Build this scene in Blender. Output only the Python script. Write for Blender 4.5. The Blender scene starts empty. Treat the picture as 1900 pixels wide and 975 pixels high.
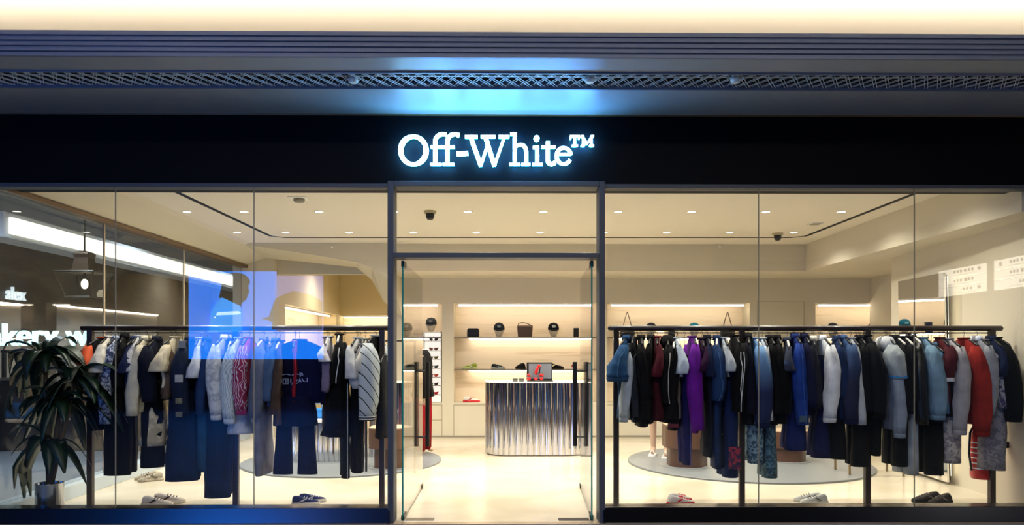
import bpy, math, random
from mathutils import Vector, Matrix
R = random.Random(7)
S = bpy.context.scene
COL = S.collection
PI = math.pi
# ------------------------------------------------------------ camera, world, exposure
F = 1372.0; SN = 0.010; CS = math.sqrt(1 - SN * SN); CAMZ = 1.5
cam_d = bpy.data.cameras.new('camera'); cam = bpy.data.objects.new('camera', cam_d); COL.objects.link(cam)
cam.location = (0, 0, CAMZ); cam.rotation_euler = (PI / 2, 0, -math.asin(SN))
cam_d.sensor_width = 36; cam_d.lens = 36 * F / 1900; cam_d.shift_y = (650 - 487.5) / 1900
cam_d.clip_start = .05; cam_d.clip_end = 200
S.camera = cam
vs = S.view_settings; vs.view_transform = 'Standard'; vs.look = 'None'; vs.gamma = 1; vs.exposure = 0.0
vs.use_curve_mapping = False
w = bpy.data.worlds.new('world'); S.world = w; w.use_nodes = True
bg = w.node_tree.nodes['Background']; bg.inputs[0].default_value = (.55, .65, 1, 1); bg.inputs[1].default_value = .06
WARM = (1.0, .945, .82); SPOT_W = 118; NICHE_E = 20.0; COVE_E = 62.0; SIGN_E = 32.0; SCREEN_E = 2.1

def lin(h):
    if isinstance(h, str):
        h = h.lstrip('#'); h = [int(h[i:i + 2], 16) / 255 for i in (0, 2, 4)]
        return tuple(c / 12.92 if c <= .04045 else ((c + .055) / 1.055) ** 2.4 for c in h)
    return tuple(h)
def at(px, py, Y):
    """point seen at photo pixel (px,py) on the plane at distance Y"""
    u = (px - 950) / F; v = (650 - py) / F; t = Y / (CS - u * SN)
    return Vector((t * (SN + u * CS), Y, CAMZ + t * v))
def onz(px, py, z):
    u = (px - 950) / F; v = (650 - py) / F; t = (z - CAMZ) / v
    return Vector((t * (SN + u * CS), t * (CS - u * SN), z))
def X(px, Y): return at(px, 650, Y).x
def Z(py, Y, px=950): return at(px, py, Y).z
def pix(p):
    t = SN * p[0] + CS * p[1]
    return 950 + F * (CS * p[0] - SN * p[1]) / t, 650 - F * (p[2] - CAMZ) / t

# ------------------------------------------------------------ materials
MATS = {}
def nm(name):
    m = bpy.data.materials.new(name); m.use_nodes = True
    return m, m.node_tree, m.node_tree.nodes['Principled BSDF']
def pm(name, c, rough=.6, metal=0, bump=0, bscale=60, vary=0, vscale=4, coat=0, sheen=0, zs=1, bd=1):
    if name in MATS: return MATS[name]
    m, t, b = nm(name); c = lin(c)
    b.inputs['Base Color'].default_value = (*c, 1); b.inputs['Roughness'].default_value = rough
    b.inputs['Metallic'].default_value = metal
    if coat: b.inputs['Coat Weight'].default_value = coat; b.inputs['Coat Roughness'].default_value = .08
    if sheen: b.inputs['Sheen Weight'].default_value = sheen; b.inputs['Sheen Roughness'].default_value = .5
    tc = None
    if bump or vary: tc = t.nodes.new('ShaderNodeTexCoord')
    if bump:
        n = t.nodes.new('ShaderNodeTexNoise'); n.inputs['Scale'].default_value = bscale; n.inputs['Detail'].default_value = 4
        mp = t.nodes.new('ShaderNodeMapping'); mp.inputs['Scale'].default_value = (1, 1, zs)
        t.links.new(tc.outputs['Object'], mp.inputs[0]); t.links.new(mp.outputs[0], n.inputs['Vector'])
        bp = t.nodes.new('ShaderNodeBump'); bp.inputs['Strength'].default_value = bump; bp.inputs['Distance'].default_value = .01 * bd
        t.links.new(n.outputs['Fac'], bp.inputs['Height']); t.links.new(bp.outputs['Normal'], b.inputs['Normal'])
    if vary:
        n = t.nodes.new('ShaderNodeTexNoise'); n.inputs['Scale'].default_value = vscale; n.inputs['Detail'].default_value = 5
        t.links.new(tc.outputs['Object'], n.inputs['Vector'])
        r = t.nodes.new('ShaderNodeValToRGB')
        r.color_ramp.elements[0].position = .3; r.color_ramp.elements[1].position = .7
        r.color_ramp.elements[0].color = (*[max(0, x * (1 - vary)) for x in c], 1)
        r.color_ramp.elements[1].color = (*[min(1, x * (1 + vary)) for x in c], 1)
        t.links.new(n.outputs['Fac'], r.inputs[0]); t.links.new(r.outputs[0], b.inputs['Base Color'])
    MATS[name] = m; return m
def em(name, c, s):
    if name in MATS: return MATS[name]
    m, t, b = nm(name); c = lin(c)
    b.inputs['Base Color'].default_value = (*c, 1)
    b.inputs['Emission Color'].default_value = (*c, 1); b.inputs['Emission Strength'].default_value = s
    MATS[name] = m; return m
def fab(c):
    m = pm('fabric_' + c, c, .9, bump=.8, bscale=16, vary=.2, vscale=9, zs=.22, bd=2.2)
    m.node_tree.nodes['Principled BSDF'].inputs['Specular IOR Level'].default_value = .2; return m
def pat(kind, c1, c2, scale=12, lo=.45, hi=.55, z0=0, z1=1):
    k = f'{kind}_{c1}_{c2}_{scale}_{z0:.2f}'
    if k in MATS: return MATS[k]
    m, t, b = nm(k); a, d = lin(c1), lin(c2); b.inputs['Roughness'].default_value = .8
    tc = t.nodes.new('ShaderNodeTexCoord'); r = t.nodes.new('ShaderNodeValToRGB')
    r.color_ramp.elements[0].color = (*a, 1); r.color_ramp.elements[1].color = (*d, 1)
    r.color_ramp.elements[0].position = lo; r.color_ramp.elements[1].position = hi
    if kind == 'ombre':
        s = t.nodes.new('ShaderNodeSeparateXYZ'); t.links.new(tc.outputs['Object'], s.inputs[0])
        mr = t.nodes.new('ShaderNodeMapRange'); mr.inputs[1].default_value = z0; mr.inputs[2].default_value = z1
        t.links.new(s.outputs[2], mr.inputs[0]); src = mr.outputs[0]
    elif kind == 'bars':
        n = t.nodes.new('ShaderNodeTexWave'); n.bands_direction = 'DIAGONAL'; n.inputs['Scale'].default_value = scale
        n.inputs['Distortion'].default_value = .6
        t.links.new(tc.outputs['Object'], n.inputs['Vector']); src = n.outputs['Fac']
    elif kind == 'rings':
        n = t.nodes.new('ShaderNodeTexWave'); n.bands_direction = 'Z'; n.inputs['Scale'].default_value = scale
        t.links.new(tc.outputs['Object'], n.inputs['Vector']); src = n.outputs['Fac']
    elif kind == 'scrawl':
        n = t.nodes.new('ShaderNodeTexWave'); n.inputs['Scale'].default_value = scale; n.inputs['Distortion'].default_value = 14
        n.inputs['Detail'].default_value = 1.0; n.inputs['Detail Scale'].default_value = .9
        t.links.new(tc.outputs['Object'], n.inputs['Vector']); src = n.outputs['Fac']
    else:
        n = t.nodes.new('ShaderNodeTexNoise'); n.inputs['Scale'].default_value = scale; n.inputs['Detail'].default_value = 6
        n.inputs['Distortion'].default_value = 1.2
        t.links.new(tc.outputs['Object'], n.inputs['Vector']); src = n.outputs['Fac']
    t.links.new(src, r.inputs[0]); t.links.new(r.outputs[0], b.inputs['Base Color'])
    MATS[k] = m; return m
def glass_mat(name='clear_glass', tint=(.985, .995, .99), f0=.035, edge=None):
    if name in MATS: return MATS[name]
    m = bpy.data.materials.new(name); m.use_nodes = True; t = m.node_tree; t.nodes.clear()
    o = t.nodes.new('ShaderNodeOutputMaterial'); mx = t.nodes.new('ShaderNodeMixShader')
    tr = t.nodes.new('ShaderNodeBsdfTransparent'); tr.inputs[0].default_value = (*tint, 1)
    gl = t.nodes.new('ShaderNodeBsdfGlossy'); gl.inputs['Roughness'].default_value = 0.0
    lw = t.nodes.new('ShaderNodeLayerWeight'); lw.inputs[0].default_value = .5
    p = t.nodes.new('ShaderNodeMath'); p.operation = 'POWER'; p.inputs[1].default_value = 5
    ma = t.nodes.new('ShaderNodeMath'); ma.operation = 'MULTIPLY_ADD'; ma.inputs[1].default_value = .9; ma.inputs[2].default_value = f0
    t.links.new(lw.outputs['Facing'], p.inputs[0]); t.links.new(p.outputs[0], ma.inputs[0])
    t.links.new(ma.outputs[0], mx.inputs[0]); t.links.new(tr.outputs[0], mx.inputs[1]); t.links.new(gl.outputs[0], mx.inputs[2])
    t.links.new(mx.outputs[0], o.inputs[0]); MATS[name] = m; return m
def marble(name, c, c2, sc=(1, 1, 6), rough=.35, amt=.55):
    if name in MATS: return MATS[name]
    m, t, b = nm(name); b.inputs['Roughness'].default_value = rough
    tc = t.nodes.new('ShaderNodeTexCoord'); mp = t.nodes.new('ShaderNodeMapping'); mp.inputs['Scale'].default_value = sc
    n = t.nodes.new('ShaderNodeTexNoise'); n.inputs['Scale'].default_value = 1.6; n.inputs['Detail'].default_value = 8; n.inputs['Distortion'].default_value = .8
    r = t.nodes.new('ShaderNodeValToRGB'); e = r.color_ramp.elements
    e[0].position = .32; e[0].color = (*lin(c2), 1); e[1].position = amt; e[1].color = (*lin(c), 1)
    t.links.new(tc.outputs['Object'], mp.inputs[0]); t.links.new(mp.outputs[0], n.inputs['Vector'])
    t.links.new(n.outputs['Fac'], r.inputs[0]); t.links.new(r.outputs[0], b.inputs['Base Color'])
    MATS[name] = m; return m

# ------------------------------------------------------------ mesh builder
class MB:
    def __init__(s): s.v = []; s.f = []
    def add(s, vs, fs):
        o = len(s.v); s.v += [tuple(p) for p in vs]; s.f += [tuple(i + o for i in f) for f in fs]; return s
    def box(s, x0, x1, y0, y1, z0, z1):
        return s.add([(x, y, z) for z in (z0, z1) for y in (y0, y1) for x in (x0, x1)],
                     [(0, 2, 3, 1), (4, 5, 7, 6), (0, 1, 5, 4), (2, 6, 7, 3), (0, 4, 6, 2), (1, 3, 7, 5)])
    def prism(s, poly, z0, z1, axis='z'):
        n = len(poly)
        def mk(a, b, c): return {'z': (a, b, c), 'y': (a, c, b), 'x': (c, a, b)}[axis]
        return s.add([mk(a, b, z0) for a, b in poly] + [mk(a, b, z1) for a, b in poly],
                     [tuple(range(n - 1, -1, -1)), tuple(range(n, 2 * n))] + [(i, (i + 1) % n, n + (i + 1) % n, n + i) for i in range(n)])
    def loft(s, rings, caps=True, closed=True):
        n = len(rings[0]); fs = []
        for k in range(len(rings) - 1):
            for i in range(n if closed else n - 1):
                j = (i + 1) % n
                fs.append((k * n + i, k * n + j, (k + 1) * n + j, (k + 1) * n + i))
        vs = [p for r in rings for p in r]
        if caps:
            fs.append(tuple(range(n - 1, -1, -1))); fs.append(tuple(range((len(rings) - 1) * n, len(rings) * n)))
        return s.add(vs, fs)
    def tube(s, pts, r, n=10, rx=None):
        """tube along pts; r number or list; rx list/num of second radius"""
        pts = [Vector(p) for p in pts]; rings = []
        m = len(pts)
        if not isinstance(r, (list, tuple)): r = [r] * m
        if rx is None: rx = r
        if not isinstance(rx, (list, tuple)): rx = [rx] * m
        up = None
        for k, p in enumerate(pts):
            d = (pts[min(k + 1, m - 1)] - pts[max(k - 1, 0)]).normalized()
            if up is None:
                up = Vector((0, 1, 0)) if abs(d.y) < .9 else Vector((1, 0, 0))
            a = (up - d * up.dot(d)).normalized(); b = d.cross(a); up = a
            rings.append([p + a * math.cos(2 * PI * i / n) * r[k] + b * math.sin(2 * PI * i / n) * rx[k] for i in range(n)])
        return s.loft(rings)
    def lathe(s, prof, c=(0, 0, 0), n=24, sx=1, sy=1):
        rings = [[(c[0] + r * sx * math.cos(2 * PI * i / n), c[1] + r * sy * math.sin(2 * PI * i / n), c[2] + z) for i in range(n)] for r, z in prof]
        return s.loft(rings)
    def ell(s, c, rx, ry, rz, n=14, m=8):
        return s.lathe([(max(.001, math.sin(PI * k / m)), -math.cos(PI * k / m) * rz) for k in range(m + 1)], c, n, rx, ry)
    def xf(s, M, start=0):
        s.v = s.v[:start] + [tuple(M @ Vector(p)) for p in s.v[start:]]; return s
    def build(s, name, mat, parent=None, smooth=False, bevel=0, sub=0):
        me = bpy.data.meshes.new(name); me.from_pydata(s.v, [], s.f); me.materials.append(mat)
        import bmesh
        b = bmesh.new(); b.from_mesh(me); bmesh.ops.recalc_face_normals(b, faces=b.faces); b.to_mesh(me); b.free()
        if smooth: me.polygons.foreach_set('use_smooth', [True] * len(me.polygons))
        o = bpy.data.objects.new(name, me); COL.objects.link(o)
        if parent: o.parent = parent
        if bevel:
            q = o.modifiers.new('bevel', 'BEVEL'); q.width = bevel; q.segments = 2; q.limit_method = 'ANGLE'
        if sub:
            q = o.modifiers.new('sub', 'SUBSURF'); q.levels = sub; q.render_levels = sub
        return o
def thing(name, label, cat, loc=(0, 0, 0), rz=0, group=None):
    o = bpy.data.objects.new(name, None); COL.objects.link(o); o.location = loc; o.rotation_euler = (0, 0, rz)
    o.empty_display_size = .1; o['label'] = label; o['category'] = cat
    if group: o['group'] = group
    return o
def tag(o, label, cat, group=None):
    o['label'] = label; o['category'] = cat
    if group: o['group'] = group
    return o
def struct(name, mb, mat, label=None, parent=None, **k):
    o = mb.build(name, mat, parent, **k)
    if not parent: o['kind'] = 'structure'
    if label: o['label'] = label
    return o
def light(name, kind, loc, power, col, parent=None, rot=(0, 0, 0), **k):
    l = bpy.data.lights.new(name, kind); l.energy = power; l.color = col
    for a, b in k.items(): setattr(l, a, b)
    o = bpy.data.objects.new(name, l); COL.objects.link(o); o.location = loc; o.rotation_euler = rot
    if parent: o.parent = parent
    return o

# ------------------------------------------------------------ shared materials
cream = pm('cream_plaster', '#d2c9b4', .75, vary=.02, vscale=1)
ceilm = pm('ceiling_paint', '#e4dbc9', .8)
floorm = marble('cream_stone_floor', '#d3c9b5', '#c0b49c', (.5, .5, 1), .22, .6)
slate = pm('slate_frame_metal', '#454850', .5, metal=.1)
sillm = pm('brushed_sill_metal', '#42434a', .24, metal=1)
soffitm = pm('soffit_grey', '#9a9ca2', .4, metal=.0)
fasciam = pm('fascia_black_gloss', '#020308', .6); fasciam.node_tree.nodes['Principled BSDF'].inputs['Specular IOR Level'].default_value = .12
mouldm = pm('moulding_metal', '#787f92', .45, metal=.2)
creamc = pm('mall_cream', '#f1e4cd', .8)
darkm = pm('dark_bronze', '#1c1411', .35, metal=.3)
railm = pm('dark_brown_wood_rail', '#2a1813', .4, coat=.2)
blackm = pm('black_satin', '#08080a', .35)
blackpl = pm('black_plastic', '#0c0c0e', .45)
chrome = pm('chrome', '#d6d6da', .10, metal=1)
steel = pm('brushed_steel', '#9a9ca0', .3, metal=1)
stonel = marble('pale_veined_stone', '#efdec4', '#dfcaa9', (.5, 1, 9), .5, .42)
white = pm('white_paint', '#eeeae4', .5)
GL = glass_mat()
greenedge = pm('green_glass_edge', '#2a948a', .15)
terraz = pm('grey_terrazzo', '#74787a', .4, vary=.08, vscale=60)
brownm = pm('brown_lacquer', '#573a2b', .35)
red = pm('red_enamel', '#c01418', .3, coat=.3)
# ------------------------------------------------------------ exterior: mall
YF = 6.43
DL, DR = X(732, YF), X(1110, YF)          # door opening
PL, PR = X(721, YF), X(1121, YF)          # outer post faces
ZT = Z(343, YF)                            # under fascia
LW = -4.45                                 # left glass side wall
struct('floor', MB().box(LW, 7, YF - .09, 18.5, -.1, 0), floorm)
struct('floor_mall', MB().box(-14, 9, -9, YF - .09, -.1, 0).box(-14, LW, YF - .09, 26, -.1, 0),
       pm('mall_floor_stone', '#5c6470', .55, vary=.08, vscale=2))
# fascia over the shop
struct('wall_fascia', MB().box(-6.5, 7.5, YF - .02, YF + .35, ZT, Z(217, YF)), fasciam)
struct('trim_1', MB().box(-6.5, 7.5, YF - .03, YF + .1, Z(217, YF), Z(217, YF) + .012), pm('bronze_line', '#8a6a48', .4, metal=.6))
# soffit: two smooth bands with a mesh strip between
ZS = Z(217, YF) + .012
y1 = YF - .03; y2 = F * (ZS - 1.5) / (650 - 165); y3 = F * (ZS - 1.5) / (650 - 134); y4 = F * (ZS - 1.5) / (650 - 109)
struct('trim_2', MB().box(-6.5, 7.5, y2, YF + .1, ZS, ZS + .05), soffitm)
struct('trim_3', MB().box(-6.5, 7.5, y4, y3, ZS, ZS + .05), soffitm)
struct('trim_4', MB().box(-6.5, 7.5, y3 - .006, y3 + .012, ZS - .012, ZS + .05).box(-6.5, 7.5, y2 - .012, y2 + .004, ZS - .008, ZS + .05), mouldm)
struct('wall_soffit_void', MB().box(-6.5, 7.5, y4 + .001, YF + .1, ZS + .055, ZS + .065), pm('void_black', '#020203', .9))
# stepped moulding rising above the soffit edge
zt = 1.5 + (650 - 64) * y4 / F
mo = MB(); prof = [(y4 - .0, ZS - .006), (y4 - .02, ZS + .0)]
hh = (zt - ZS); n = 5
pf = [(y4, ZS)]
for k in range(n):
    za = ZS + hh * k / n; zb = ZS + hh * (k + 1) / n
    yk = y4 - .02 - .008 * k; pf += [(yk, za), (yk, zb - .008), (yk + .010, zb - .008), (yk + .010, zb)]
pf += [(y4, zt)]
mo.prism(pf, -6.5, 7.5, 'x')
struct('trim_5', mo, mouldm, bevel=.002)
# mall ceiling above, lit by the cove behind the moulding
struct('ceiling_mall', MB().box(-6.5, 9, -9, 7.6, 4.15, 4.25), creamc)
struct('wall_above_soffit', MB().box(-6.5, 7.5, 7.2, 7.5, ZS, 4.15), creamc)
cv = em('cove_light', (1, .90, .76), COVE_E)
tag(MB().box(-6.4, 7.4, y4 + .03, y4 + .09, ZS + .07, ZS + .085).build('cove_light_strip', cv),
    'long warm cove light hidden behind the grey moulding above the shop', 'light')
# mesh strip of crossed wires
def grille():
    t = thing('mesh_grille', 'long diamond wire mesh strip in the grey soffit above the sign', 'grille', (0, 0, ZS))
    wm = pm('grille_wire', '#d2d5de', .4, metal=.1)
    dy = y2 - y3
    for sgn, z in ((1, .012), (-1, .020)):
        m = MB(); x = -6.2
        while x < 7.2:
            for q in (0, .024):
                m.tube([(x + q - sgn * .10, y3, z), (x + q + sgn * .10, y2, z)], .0029, 5)
            x += .100
        m.build('wire_layer', wm, t)
    m = MB(); m.box(-6.2, 7.2, y3 + dy * .48, y3 + dy * .52, .03, .036); m.build('support_bar', wm, t)
grille()
for k, (px, c) in enumerate(((655, 'left of the sign'), (1094, 'above the end of the sign'), (1365, 'right of the sign'))):
    p = onz(px, 149, ZS)
    o = MB().lathe([(.001, .03), (.035, .03), (.04, 0), (.03, -.02), (.001, -.024)], p, 18).build('ceiling_sensor', white, smooth=False)
    tag(o, f'round white sensor in the mesh grille {c}', 'sensor', 'sensors in the mesh grille')
# frame of the shopfront
fr = MB().box(-6.5, PL, YF - .04, YF + .08, ZT - .035, ZT).box(PR, 7.5, YF - .04, YF + .08, ZT - .035, ZT)
struct('trim_6', fr, slate, bevel=.003)
zs = Z(940, YF)
struct('trim_7', MB().prism([(YF - .085, .012), (YF - .055, zs), (YF + .10, zs), (YF + .10, .012)], -6.5, PL + .02, 'x'), sillm, bevel=.004)
struct('trim_8', MB().prism([(YF - .085, .012), (YF - .055, zs), (YF + .10, zs), (YF + .10, .012)], PR - .02, 7.5, 'x'), sillm, bevel=.004)
struct('trim_9', MB().box(-6.5, PL, YF - .089, YF + .11, 0, .012).box(PR, 7.5, YF - .089, YF + .11, 0, .012).box(PL, PR, YF - .09, YF + .0, 0, .006), pm('pale_threshold', '#b8a48c', .3, metal=.5))
df = thing('door_frame', 'dark slate metal door frame with transom around the shop entrance', 'door frame', (0, YF, 0))
df['kind'] = 'structure'
zdt = Z(339, YF)
for a, b in ((PL, DL), (DR, PR)):
    MB().box(a, b, -.06, .14, 0, zdt).build('jamb', slate, df, bevel=.004)
MB().box(DL, DR, -.06, .14, zdt - .045, zdt).build('frame_head', slate, df, bevel=.004)
MB().box(DL, DR, -.06, .14, Z(480, YF), Z(471, YF)).build('transom_bar', slate, df, bevel=.004)
struct('window_9', MB().box(DL, DR, YF, YF + .01, Z(471, YF), zdt - .04), GL)
# glass panes of the shopfront
jl = [LW, X(214, YF), X(471, YF), PL]; jr = [PR, X(1408, YF), X(1697, YF), 5.6]
jm = pm('silicone_joint', '#8d8878', .5)
n = 1
for js in (jl, jr):
    for a, b in zip(js, js[1:]):
        struct(f'window_{n}', MB().box(a + .003, b - .003, YF, YF + .01, zs, ZT - .035), GL); n += 1
    for a in js[1:-1]:
        struct('trim_%d' % (20 + n), MB().box(a - .003, a + .003, YF - .001, YF + .011, zs, ZT - .035), jm); n += 1
struct('wall_right_end', MB().box(5.6, 9, YF, YF + .2, 0, 3.5), creamc)
# ------------------------------------------------------------ sign
def stroke(m, pts, wd, y0, y1, closed=False):
    P = [Vector(p) for p in pts]; n = len(P)
    if not isinstance(wd, (list, tuple)): wd = [wd] * n
    L = []; Rr = []
    for i in range(n):
        a = P[i - 1] if (i > 0 or closed) else P[i]; b = P[(i + 1) % n] if (i < n - 1 or closed) else P[i]
        d = (b - a).normalized(); nn = Vector((-d.y, d.x)) * wd[i] / 2
        L.append(P[i] + nn); Rr.append(P[i] - nn)
    vs = []
    for l, r in zip(L, Rr): vs += [(l.x, y0, l.y), (r.x, y0, r.y), (r.x, y1, r.y), (l.x, y1, l.y)]
    fs = []
    for i in range(n if closed else n - 1):
        a = 4 * i; b = 4 * ((i + 1) % n)
        for k in range(4): fs.append((a + k, a + (k + 1) % 4, b + (k + 1) % 4, b + k))
    if not closed: fs += [(0, 1, 2, 3), (4 * n - 4, 4 * n - 3, 4 * n - 2, 4 * n - 1)]
    m.add(vs, fs)
def arc(cx, cy, rx, ry, a0, a1, n=20): return [(cx + rx * math.cos(math.radians(a0 + (a1 - a0) * i / n)), cy + ry * math.sin(math.radians(a0 + (a1 - a0) * i / n))) for i in range(n + 1)]
# letters in drawing units (x right, y down), as on the photo enlarged 3.167 times
def slab(a, b, y, h=15): return ([((a), y), (b, y)], h)
LET = {
 'letter_capital_o': [([(528 + 75 * math.cos(t * PI / 18), 692 + 82 * math.sin(t * PI / 18)) for t in range(36)], [19 + 13 * abs(math.cos(t * PI / 18)) for t in range(36)], True)],
 'letter_f': [([(656, 778), (656, 650)] + arc(700, 640, 44, 44, 185, 275, 10) + [(722, 598)], [25] * 2 + [25 - k * .7 for k in range(11)] + [22]), slab(628, 692, 774), slab(630, 715, 672, 17)],
 'letter_f_second': [([(728, 778), (728, 650)] + arc(772, 640, 44, 44, 185, 275, 10) + [(797, 604)], [25] * 2 + [25 - k * .6 for k in range(11)] + [26]), slab(700, 768, 774), slab(700, 770, 672, 17)],
 'hyphen': [([(784, 712), (850, 709)], 26)],
 'letter_capital_w': [slab(832, 905, 611, 17), slab(925, 1010, 611, 15), slab(1030, 1092, 611, 17), ([(862, 606), (925, 782)], 27), ([(925, 782), (970, 640)], 16), ([(950, 606), (1005, 782)], 27), ([(1005, 782), (1066, 606)], 16)],
 'letter_h': [([(1124, 778), (1124, 588)], 25), slab(1098, 1132, 596, 15), slab(1092, 1156, 774), ([(1124, 700)] + arc(1158, 690, 32, 32, 215, 350, 10) + [(1192, 700), (1192, 778)], [10] + [14 + k * .9 for k in range(11)] + [25, 25]), slab(1164, 1216, 774)],
 'letter_i': [([(1257, 778), (1257, 668)], 25), slab(1232, 1262, 675), slab(1228, 1290, 774), ([(1253 + 9 * math.cos(t * PI / 6), 622 + 9 * math.sin(t * PI / 6)) for t in range(12)], 18, True)],
 'letter_t': [([(1319, 640), (1319, 748)] + arc(1341, 748, 22, 24, 180, 60, 8) + [(1364, 764)], 24), slab(1282, 1364, 672, 16)],
 'letter_e': [(arc(1413, 724, 42, 50, 350, 40, 4)[:1] + arc(1413, 724, 42, 48, -8, -330, 26), [14 + 10 * abs(math.cos(math.radians(-8 - 322 * k / 26))) for k in range(28)]), ([(1375, 714), (1455, 714)], 13)],
 'letter_small_t': [slab(1450, 1506, 609, 11), ([(1478, 606), (1478, 668)], 15), slab(1462, 1496, 664, 10), ([(1453, 606), (1453, 626)], 8), ([(1503, 606), (1503, 626)], 8)],
 'letter_small_m': [([(1527, 606), (1527, 668)], 10), ([(1522, 609), (1550, 655)], 13), ([(1550, 655), (1578, 609)], 11), ([(1576, 606), (1576, 668)], 14), slab(1514, 1536, 664, 9), slab(1564, 1590, 664, 9), slab(1512, 1528, 608, 9), slab(1574, 1590, 608, 9)],
}
sg = thing('shop_sign', 'glowing white serif shop name with cyan halo on black fascia', 'sign', (0, YF - .10, 0))
signm = em('sign_face_light', (.20, .60, 1.0), SIGN_E)
halo = em('sign_halo_light', (.02, .55, .85), 26)
def sgn(p): q = at(600 + p[0] / 3.1667, 60 + p[1] / 3.1667, YF - .10); return (q.x, q.z)
sc = (YF - .1) / F / 3.1667
for nmx, strokes in LET.items():
    m = MB(); hb = MB()
    for s_ in strokes:
        pts, wd = s_[0], s_[1]; cl = len(s_) > 2
        P = [sgn(p) for p in pts]
        W_ = [x * sc * .88 for x in wd] if isinstance(wd, (list, tuple)) else wd * sc * .88
        stroke(m, P, W_, 0, .035, cl)
        W2 = [x * .8 for x in W_] if isinstance(W_, list) else W_ * .8
        stroke(hb, P, W2, .042, .048, cl)
    o = m.build(nmx, signm, sg)
    hb.build('halo_back', halo, o)
# ------------------------------------------------------------ shop shell
ZC = 3.15; YB = 12.7
struct('ceiling', MB().box(LW, 7, YF + .1, YB + .1, ZC, ZC + .12).box(-4.2, -1.2, YB, 18.3, ZC + .2, ZC + .3), ceilm)
# black track recessed round the ceiling
tr = [onz(px, py, ZC) for px, py in ((330, 362), (508, 441), (1488, 441), (1700, 357))]
tr[0] = Vector((tr[1].x - .05, YF + .3, ZC)); tr[3] = Vector((tr[2].x - .05, YF + .3, ZC))
a_, b_ = tr[1], tr[2]
path = [tr[0], a_ + (tr[0] - a_).normalized() * .15, a_ + Vector((.15, 0, 0)), b_ - Vector((.15, 0, 0)), b_ + (tr[3] - b_).normalized() * .15, tr[3]]
m = MB(); stroke(m, [(p.x, p.y) for p in path], .055, 0, .010)
m.v = [(x, z, ZC - .004 + y) for x, y, z in m.v]
tag(m.build('ceiling_track', pm('void_black', '#020203', .9)), 'black lighting track running round the cream shop ceiling', 'track')
# back bulkhead, right bulkhead
struct('wall_back_bulkhead', MB().box(-1.75, 7, 11.5, YB + .05, 2.73, ZC), cream)
rp = [(4.60, YF + .1), (4.70, 11.5), (7, 11.5), (7, YF + .1)]
struct('wall_right_bulkhead', MB().prism(rp, 2.73, ZC), cream)
struct('wall_right', MB().prism([(4.87, YF + .1), (5.18, 9.85), (7, 9.85), (7, YF + .1)], 0, ZC), cream)
struct('wall_right_recess', MB().box(6.3, 7, 9.85, YB, 0, ZC), cream)
# left sloped bulkhead over the side glass and its head trim
struct('wall_left_bulkhead', MB().prism([(-3.9, ZC), (LW + .02, 2.95), (LW - .15, 2.95), (LW - .15, ZC)], YF + .1, YB, 'y'), cream)
struct('trim_10', MB().box(LW - .08, LW + .06, YF + .1, YB, 2.905, 2.95), pm('brown_bronze', '#7a624a', .4, metal=.4), bevel=.004)
struct('trim_11', MB().box(LW - .1, LW + .1, YF + .1, YB, 0, .14), pm('pale_curb', '#b9c4cc', .3), bevel=.004)
ys = [YF + .1, 8.26, 10.3, YB - .15]
for k, (a, b) in enumerate(zip(ys, ys[1:])):
    struct(f'window_{10 + k}', MB().box(LW - .005, LW + .005, a + .004, b - .004, .14, 2.905), GL)
    struct(f'trim_{12 + k}', MB().box(LW - .007, LW + .007, b - .012, b + .012, .14, 2.905), pm('pale_bronze', '#b8a68c', .4, metal=.2))
# left rear: ramped soffit over the alcove
pth = [(456, 455, 476), (560, 470, 486), (662, 487, 497), (690, 497, 520), (712, 512, 560), (722, 520, 590)]
near = [at(a, b, 11.4) for a, b, c in pth]; far = [at(a, c, YB) for a, b, c in pth]
near[-1].x = -1.75; far[-1].x = -1.75
near = [Vector((LW, 11.4, near[0].z + .01))] + near; far = [Vector((LW, YB, far[0].z + .01))] + far
m = MB(); m.loft([[(p.x, 11.4, ZC), (p.x, 11.4, p.z), (q.x, YB, q.z), (q.x, YB, ZC)] for p, q in zip(near, far)])
struct('wall_left_soffit', m, cream)
def holed(x0, x1, z0, z1, holes, ya, yb):
    m = MB(); xs = sorted({x0, x1, *[h[0] for h in holes], *[h[1] for h in holes]})
    for a, b in zip(xs, xs[1:]):
        hs = sorted([(h[2], h[3]) for h in holes if h[0] <= a + 1e-6 and h[1] >= b - 1e-6]); z = z0
        for p, q in hs:
            if p > z + 1e-6: m.box(a, b, ya, yb, z, p)
            z = q
        if z < z1 - 1e-6: m.box(a, b, ya, yb, z, z1)
    return m
NI = [(-1.75, X(820, YB)), (X(842, YB), X(1107, YB)), (X(1127, YB), X(1391, YB)), (X(1513, YB), X(1700, YB))]
zb_, zt_ = Z(748, YB), Z(562, YB)
struct('wall_back', holed(-1.85, 7, 0, ZC, [(a, b, zb_, zt_) for a, b in NI], YB, YB + .42), cream)
for k, (a, b) in enumerate(NI):
    struct(f'wall_niche_{k + 1}', MB().box(a, b, YB + .40, YB + .44, zb_, zt_), stonel)
    t = thing('light_strip', f'warm light strip along the top of the {["leftmost","wide middle","second widest","far right"][k]} lit wall niche', 'light', ((a + b) / 2, YB + .06, zt_))
    MB().box(-(b - a) / 2 + .08, (b - a) / 2 - .08, 0, .03, -.05, -.03).build('lamp', em('niche_light', (1, .86, .66), NICHE_E), t)
    MB().box(-(b - a) / 2 + .06, (b - a) / 2 - .06, -.01, .04, -.03, 0).build('lamp_channel', white, t)
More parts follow.
